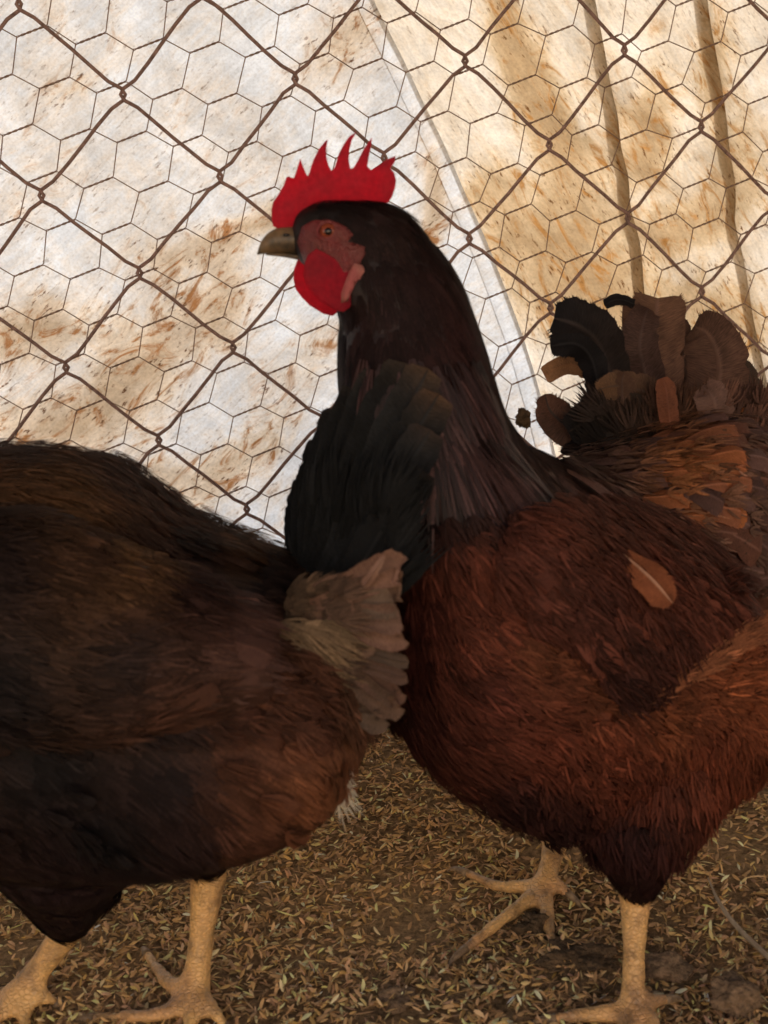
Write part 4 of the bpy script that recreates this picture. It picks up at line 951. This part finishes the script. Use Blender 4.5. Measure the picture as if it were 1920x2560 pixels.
    wo_ = [(-260, 1440), (-120, 1330), (60, 1320), (230, 1380), (400, 1450), (520, 1497), (600, 1535), (650, 1590), (668, 1640), (650, 1690), (560, 1730), (430, 1775), (250, 1812), (50, 1800), (-150, 1730), (-260, 1590)]
    wc = Field([(0, 1450, (.045, .028, .024)), (230, 1420, (.09, .045, .034)), (285, 1408, (.36, .19, .08)), (310, 1428, (.30, .15, .07)), (450, 1520, (.09, .042, .034)), (600, 1620, (.15, .075, .06)), (300, 1650, (.05, .03, .026)), (0, 1700, (.03, .022, .022)), (400, 1760, (.12, .055, .036))])
    wing, WV, WT, front = inflate('wing', wo_, wingpos, .011, M_BODY, hen, 26, power=.5, cols=lambda p: wc(p) * .6)
    Pw, Tw = scatter(front, [tuple(t) for t in WT], 2600)
    Nw = np.cross(front[Tw[:, 1]] - front[Tw[:, 0]], front[Tw[:, 2]] - front[Tw[:, 0]]); Nw /= np.linalg.norm(Nw, axis=1)[:, None]; Nw *= np.sign((Nw * (EYE - Pw)).sum(1))[:, None]
    Pw2 = project(Pw); k = Pw2[:, 0] < 590; Pw, Nw, Pw2 = Pw[k], Nw[k], Pw2[k]
    Dw = flow_field([(-100, 1500, 0, 1520), (200, 1420, 300, 1470), (450, 1530, 540, 1580), (300, 1650, 400, 1660), (400, 1760, 500, 1735)], Pw, Pw2)
    v, f, c = fan(Pw, Nw, Dw, rng.uniform(.014, .023, len(Pw)), np.full(len(Pw), .007), wc(Pw2) * rng.lognormal(0, .2, len(Pw))[:, None], 8, .12, .01, .05, base=.0042)
    obj('coverts', mesh('coverts', v, f, M_PLUME, c, smooth=False), wing, 'stuff')
    cf = (Pw2[:, 0] > -60) & (Pw2[:, 0] < 520); contour_feathers(wing, Pw[cf] + Nw[cf] * .004, Nw[cf], Dw[cf], wc(Pw2)[cf], 80, 46, np.full(cf.sum(), .023), 'covert_feather')
    soften(wing, Pw[cf] + Nw[cf] * .003, Nw[cf], Dw[cf], wc(Pw2)[cf], 900)
    for i in range(9):
        t = i / 8
        tip = (470 + 195 * math.sin(math.pi * (.08 + .47 * (1 - t))), 1745 - 215 * (1 - t)); root = (150 + 40 * t, 1480 + 200 * t)
        md = ((tip[0] + root[0]) / 2, (tip[1] + root[1]) / 2 - 6)
        o_ = -.0125 + .0007 * i
        sp = [wingpos(*root) + np.array([0, o_, 0]), wingpos(*md) + np.array([0, o_ - .001, 0]), wingpos(*tip) + np.array([0, o_ + .006, 0])]
        cc = np.array([.12, .058, .047]) * random.uniform(.8, 1.2)
        feather('flight_feather', wing, sp, [.004, .0078, .0088, .0075], cc * .7, cc * 1.7, jag=.04, cup=-.08, tpow=4.0, fray=1)
    # tail of broad black feathers, folded like a roof
    dk = (.013, .014, .016)
    def tf(pts, hw, c0, c1, name='tail_feather', **kw): return feather(name, hen, [W(*p) for p in pts], [h / 5300. for h in hw], c0, c1, **kw)
    tips = [(768, 1190, 32), (805, 1105, 38), (850, 1025, 44), (898, 972, 48), (955, 930, 50), (1015, 908, 52), (1072, 922, 50), (1098, 985, 48), (1078, 1075, 48), (1050, 1170, 50), (1010, 1245, 48), (965, 1310, 44)]
    for i, (x, y, hw) in enumerate(tips):
        t = i / (len(tips) - 1); bx, by = 742 + 110 * t, 1450 + 50 * t
        Yb, Yt = .53 - .05 * t, .555 - .085 * t
        mx, my = bx * .45 + x * .55 - 16 * (1 - t), by * .45 + y * .55
        c1 = [(.14, .085, .05), (.05, .035, .03), (.04, .032, .03), (.05, .038, .032), (.05, .036, .03), (.06, .042, .032), (.15, .088, .052), (.17, .095, .055), (.06, .04, .032), (.045, .034, .03), (.03, .025, .024), (.02, .018, .018)][i]
        tf([(bx, by, Yb), (mx, my, (Yb + Yt) / 2), (x, y, Yt)], [hw * .55, hw * .95, hw * 1.15, hw], np.array(dk) * random.uniform(.8, 1.5), np.array(c1) * random.uniform(.8, 1.4), jag=.12, face=(.25 - .5 * t, -1, .1), cup=-.12, tpow=14.0)
    for pts, hw, c in [([(740, 1440, .545), (742, 1320, .55), (760, 1215, .556)], [14, 22, 12], (.30, .17, .09))]:
        tf(pts, hw, c, c, name='side_tail_feather', jag=.1)
    # fluffy coverts under the tail
    lobes = [(1000, 1425, 40), (1004, 1462, 38), (985, 1505, 34), (1002, 1545, 34), (1006, 1585, 32), (990, 1622, 28), (1022, 1655, 16), (1018, 1690, 18), (1000, 1722, 30), (995, 1758, 30), (960, 1792, 30), (930, 1460, 36), (940, 1530, 34), (930, 1600, 34), (930, 1700, 34), (900, 1760, 34), (880, 1500, 34), (870, 1580, 34), (860, 1660, 34)]
    for i, (x, y, hw) in enumerate(lobes):
        gx = i / 18; ry = 1560 + (y - 1580) * .35
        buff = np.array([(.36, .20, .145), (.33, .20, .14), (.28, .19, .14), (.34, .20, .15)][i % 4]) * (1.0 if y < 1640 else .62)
        Yt = .447 + .010 * random.random() + (.008 if i > 10 else 0)
        sp = [(720 + 20 * random.random(), ry, .474), ((720 + x) / 2, (ry + y) / 2 + random.uniform(-14, 14), .460), (x - 30, y + random.uniform(-6, 6), Yt + .003), (x, y, Yt)]
        tf(sp, [hw * .5, hw * .9, hw * 1.05, hw * .8], buff * .45, buff * 1.05, name='undertail_covert', jag=.12, tipround=.22, cup=-.25, fray=4, tpow=1.6)
    tf([(900, 1480, .458), (935, 1430, .450), (962, 1388, .448)], [12, 10, 3], (.30, .17, .13), (.40, .25, .19), name='undertail_covert', jag=.1)
    def tuft(name, x0, x1, y0, y1, n, strokes, L, Wd_, col, Y0, nb=7, spread=.25, lift=.05):
        bx = rng.uniform(x0, x1, n); by = rng.uniform(y0, y1, n)
        Pt = np.array([W(x, y, Y0(x, y) - .006 * random.random()) for x, y in zip(bx, by)])
        Dt = flow_field(strokes, Pt, np.stack([bx, by], 1)) + rng.normal(0, .12, (n, 3))
        cc = (col(np.stack([bx, by], 1)) if callable(col) else np.array(col)[None]) * rng.lognormal(0, .28, n)[:, None]
        v, f, c = fan(Pt, np.tile(np.array([0, -.97, .22]), (n, 1)), Dt, rng.uniform(*L, n), np.full(n, Wd_), cc, nb, spread, lift, .06)
        obj(name, mesh(name, v, f, M_DOWN, c, smooth=False), hen, 'stuff')
    tuft('tail_fluff', 750, 985, 1250, 1490, 340, [(730, 1440, 745, 1300), (800, 1400, 870, 1250), (900, 1400, 1000, 1270), (760, 1300, 790, 1200)], (.018, .032), .004, (.018, .019, .021), lambda x, y: .462 + .085 * np.clip((1000 - x) / 290, 0, 1), 6, .14, .03)
    tuft('undertail_fluff', 690, 800, 1560, 1690, 150, [(700, 1590, 760, 1640), (760, 1650, 850, 1680)], (.014, .024), .005, (.34, .23, .14), lambda x, y: .462, 9, .3)
    tuft('undertail_fluff', 710, 862, 1470, 1790, 230, [(740, 1500, 830, 1470), (800, 1620, 890, 1620), (800, 1750, 890, 1760)], (.010, .016), .0035, Field([(740, 1480, (.15, .095, .06)), (860, 1560, (.25, .15, .105)), (850, 1750, (.17, .11, .08)), (760, 1700, (.12, .07, .05)), (930, 1450, (.26, .15, .11))]), lambda x, y: .47 - (x - 720) * 7e-5, 8, .25)
    tuft('sunlit_tint_down', 832, 866, 1885, 2005, 22, [(830, 1900, 850, 1960), (870, 2000, 890, 2030)], (.006, .013), .0013, (1.25, 1.15, .95), lambda x, y: .468, 4, .3, .25)  # near-white tint puts direct sunlight into the colour of these wisps

dark_hen()

# ------------------------------------------------------------------ small things on the floor and the wire
def lump(name, c, r_, mat, label, cat, seed, rough=.22, squash=.6, group=None):
    rr = np.random.default_rng(seed); bm = bmesh.new(); bmesh.ops.create_icosphere(bm, subdivisions=5, radius=1)
    ph = rr.uniform(0, 6.28, (16, 3)); fr = np.r_[rr.uniform(1.2, 5, (8, 3)), rr.uniform(7, 22, (8, 3))]
    for v in bm.verts:
        n = sum(math.sin(v.co.x * fr[i, 0] + ph[i, 0]) * math.sin(v.co.y * fr[i, 1] + ph[i, 1]) * math.sin(v.co.z * fr[i, 2] + ph[i, 2]) / (1 + .35 * i) for i in range(16))
        v.co *= 1 + rough * n
        v.co = Vector((v.co.x * r_[0], v.co.y * r_[1], v.co.z * r_[2]))
    for f in bm.faces: f.smooth = True
    me = bpy.data.meshes.new(name); bm.to_mesh(me); bm.free(); me.materials.append(mat)
    o = obj(name, me); o.location = c; return tag(o, label, cat, group)
def on_ground(px, py, up): g = G(px, py); return Vector((g[0], g[1], up))
lump('stone', on_ground(1660, 2425, .0015), (.013, .008, .0065), M_STONE, 'flat grey brown stone just right of the near foot of the middle hen', 'stone', 1)
lump('stone', on_ground(1838, 2500, .002), (.012, .011, .009), M_STONE, 'rounded brown stone in the lower right corner of the litter', 'stone', 2)
lump('stone', on_ground(1895, 1495, .012), (.045, .02, .028), M_STONE, 'pale stone lying at the foot of the tarpaulin far right', 'stone', 3)
lump('dung_clod', on_ground(1440, 2420, .0055), (.018, .012, .0055), M_CLOD, 'dark crumbly dropping under the toe of the far foot', 'dropping', 4, .35)
lump('dung_clod', on_ground(1000, 2515, .001), (.010, .008, .006), M_STONE, 'small brown clod on the litter between the two hens', 'clod', 5, .3)
lump('dung_clod', on_ground(1345, 2325, .002), (.011, .009, .006), M_CLOD, 'dark dropping behind the front toe of the far foot', 'dropping', 7, .35)
P = catmull([G(1770, 2195, .012), G(1800, 2260, .010), G(1850, 2325, .007), G(1935, 2405, .006)], 18)
v, f = tube(P, np.interp(np.linspace(0, 1, 18), [0, .4, 1], [.0004, .0012, .0016]), 7)
tag(obj('straw', mesh('straw', v, f, M_STRAW)), 'pale curved straw on the litter by the right edge', 'straw')
lump('dirt_clump', Vector(FP(*to_plane(1308, 1045, .0), .0)), (.006, .004, .008), M_CLOD, 'black clump of dirt stuck in the wire beside the neck of the middle hen', 'dirt', 9, .4)
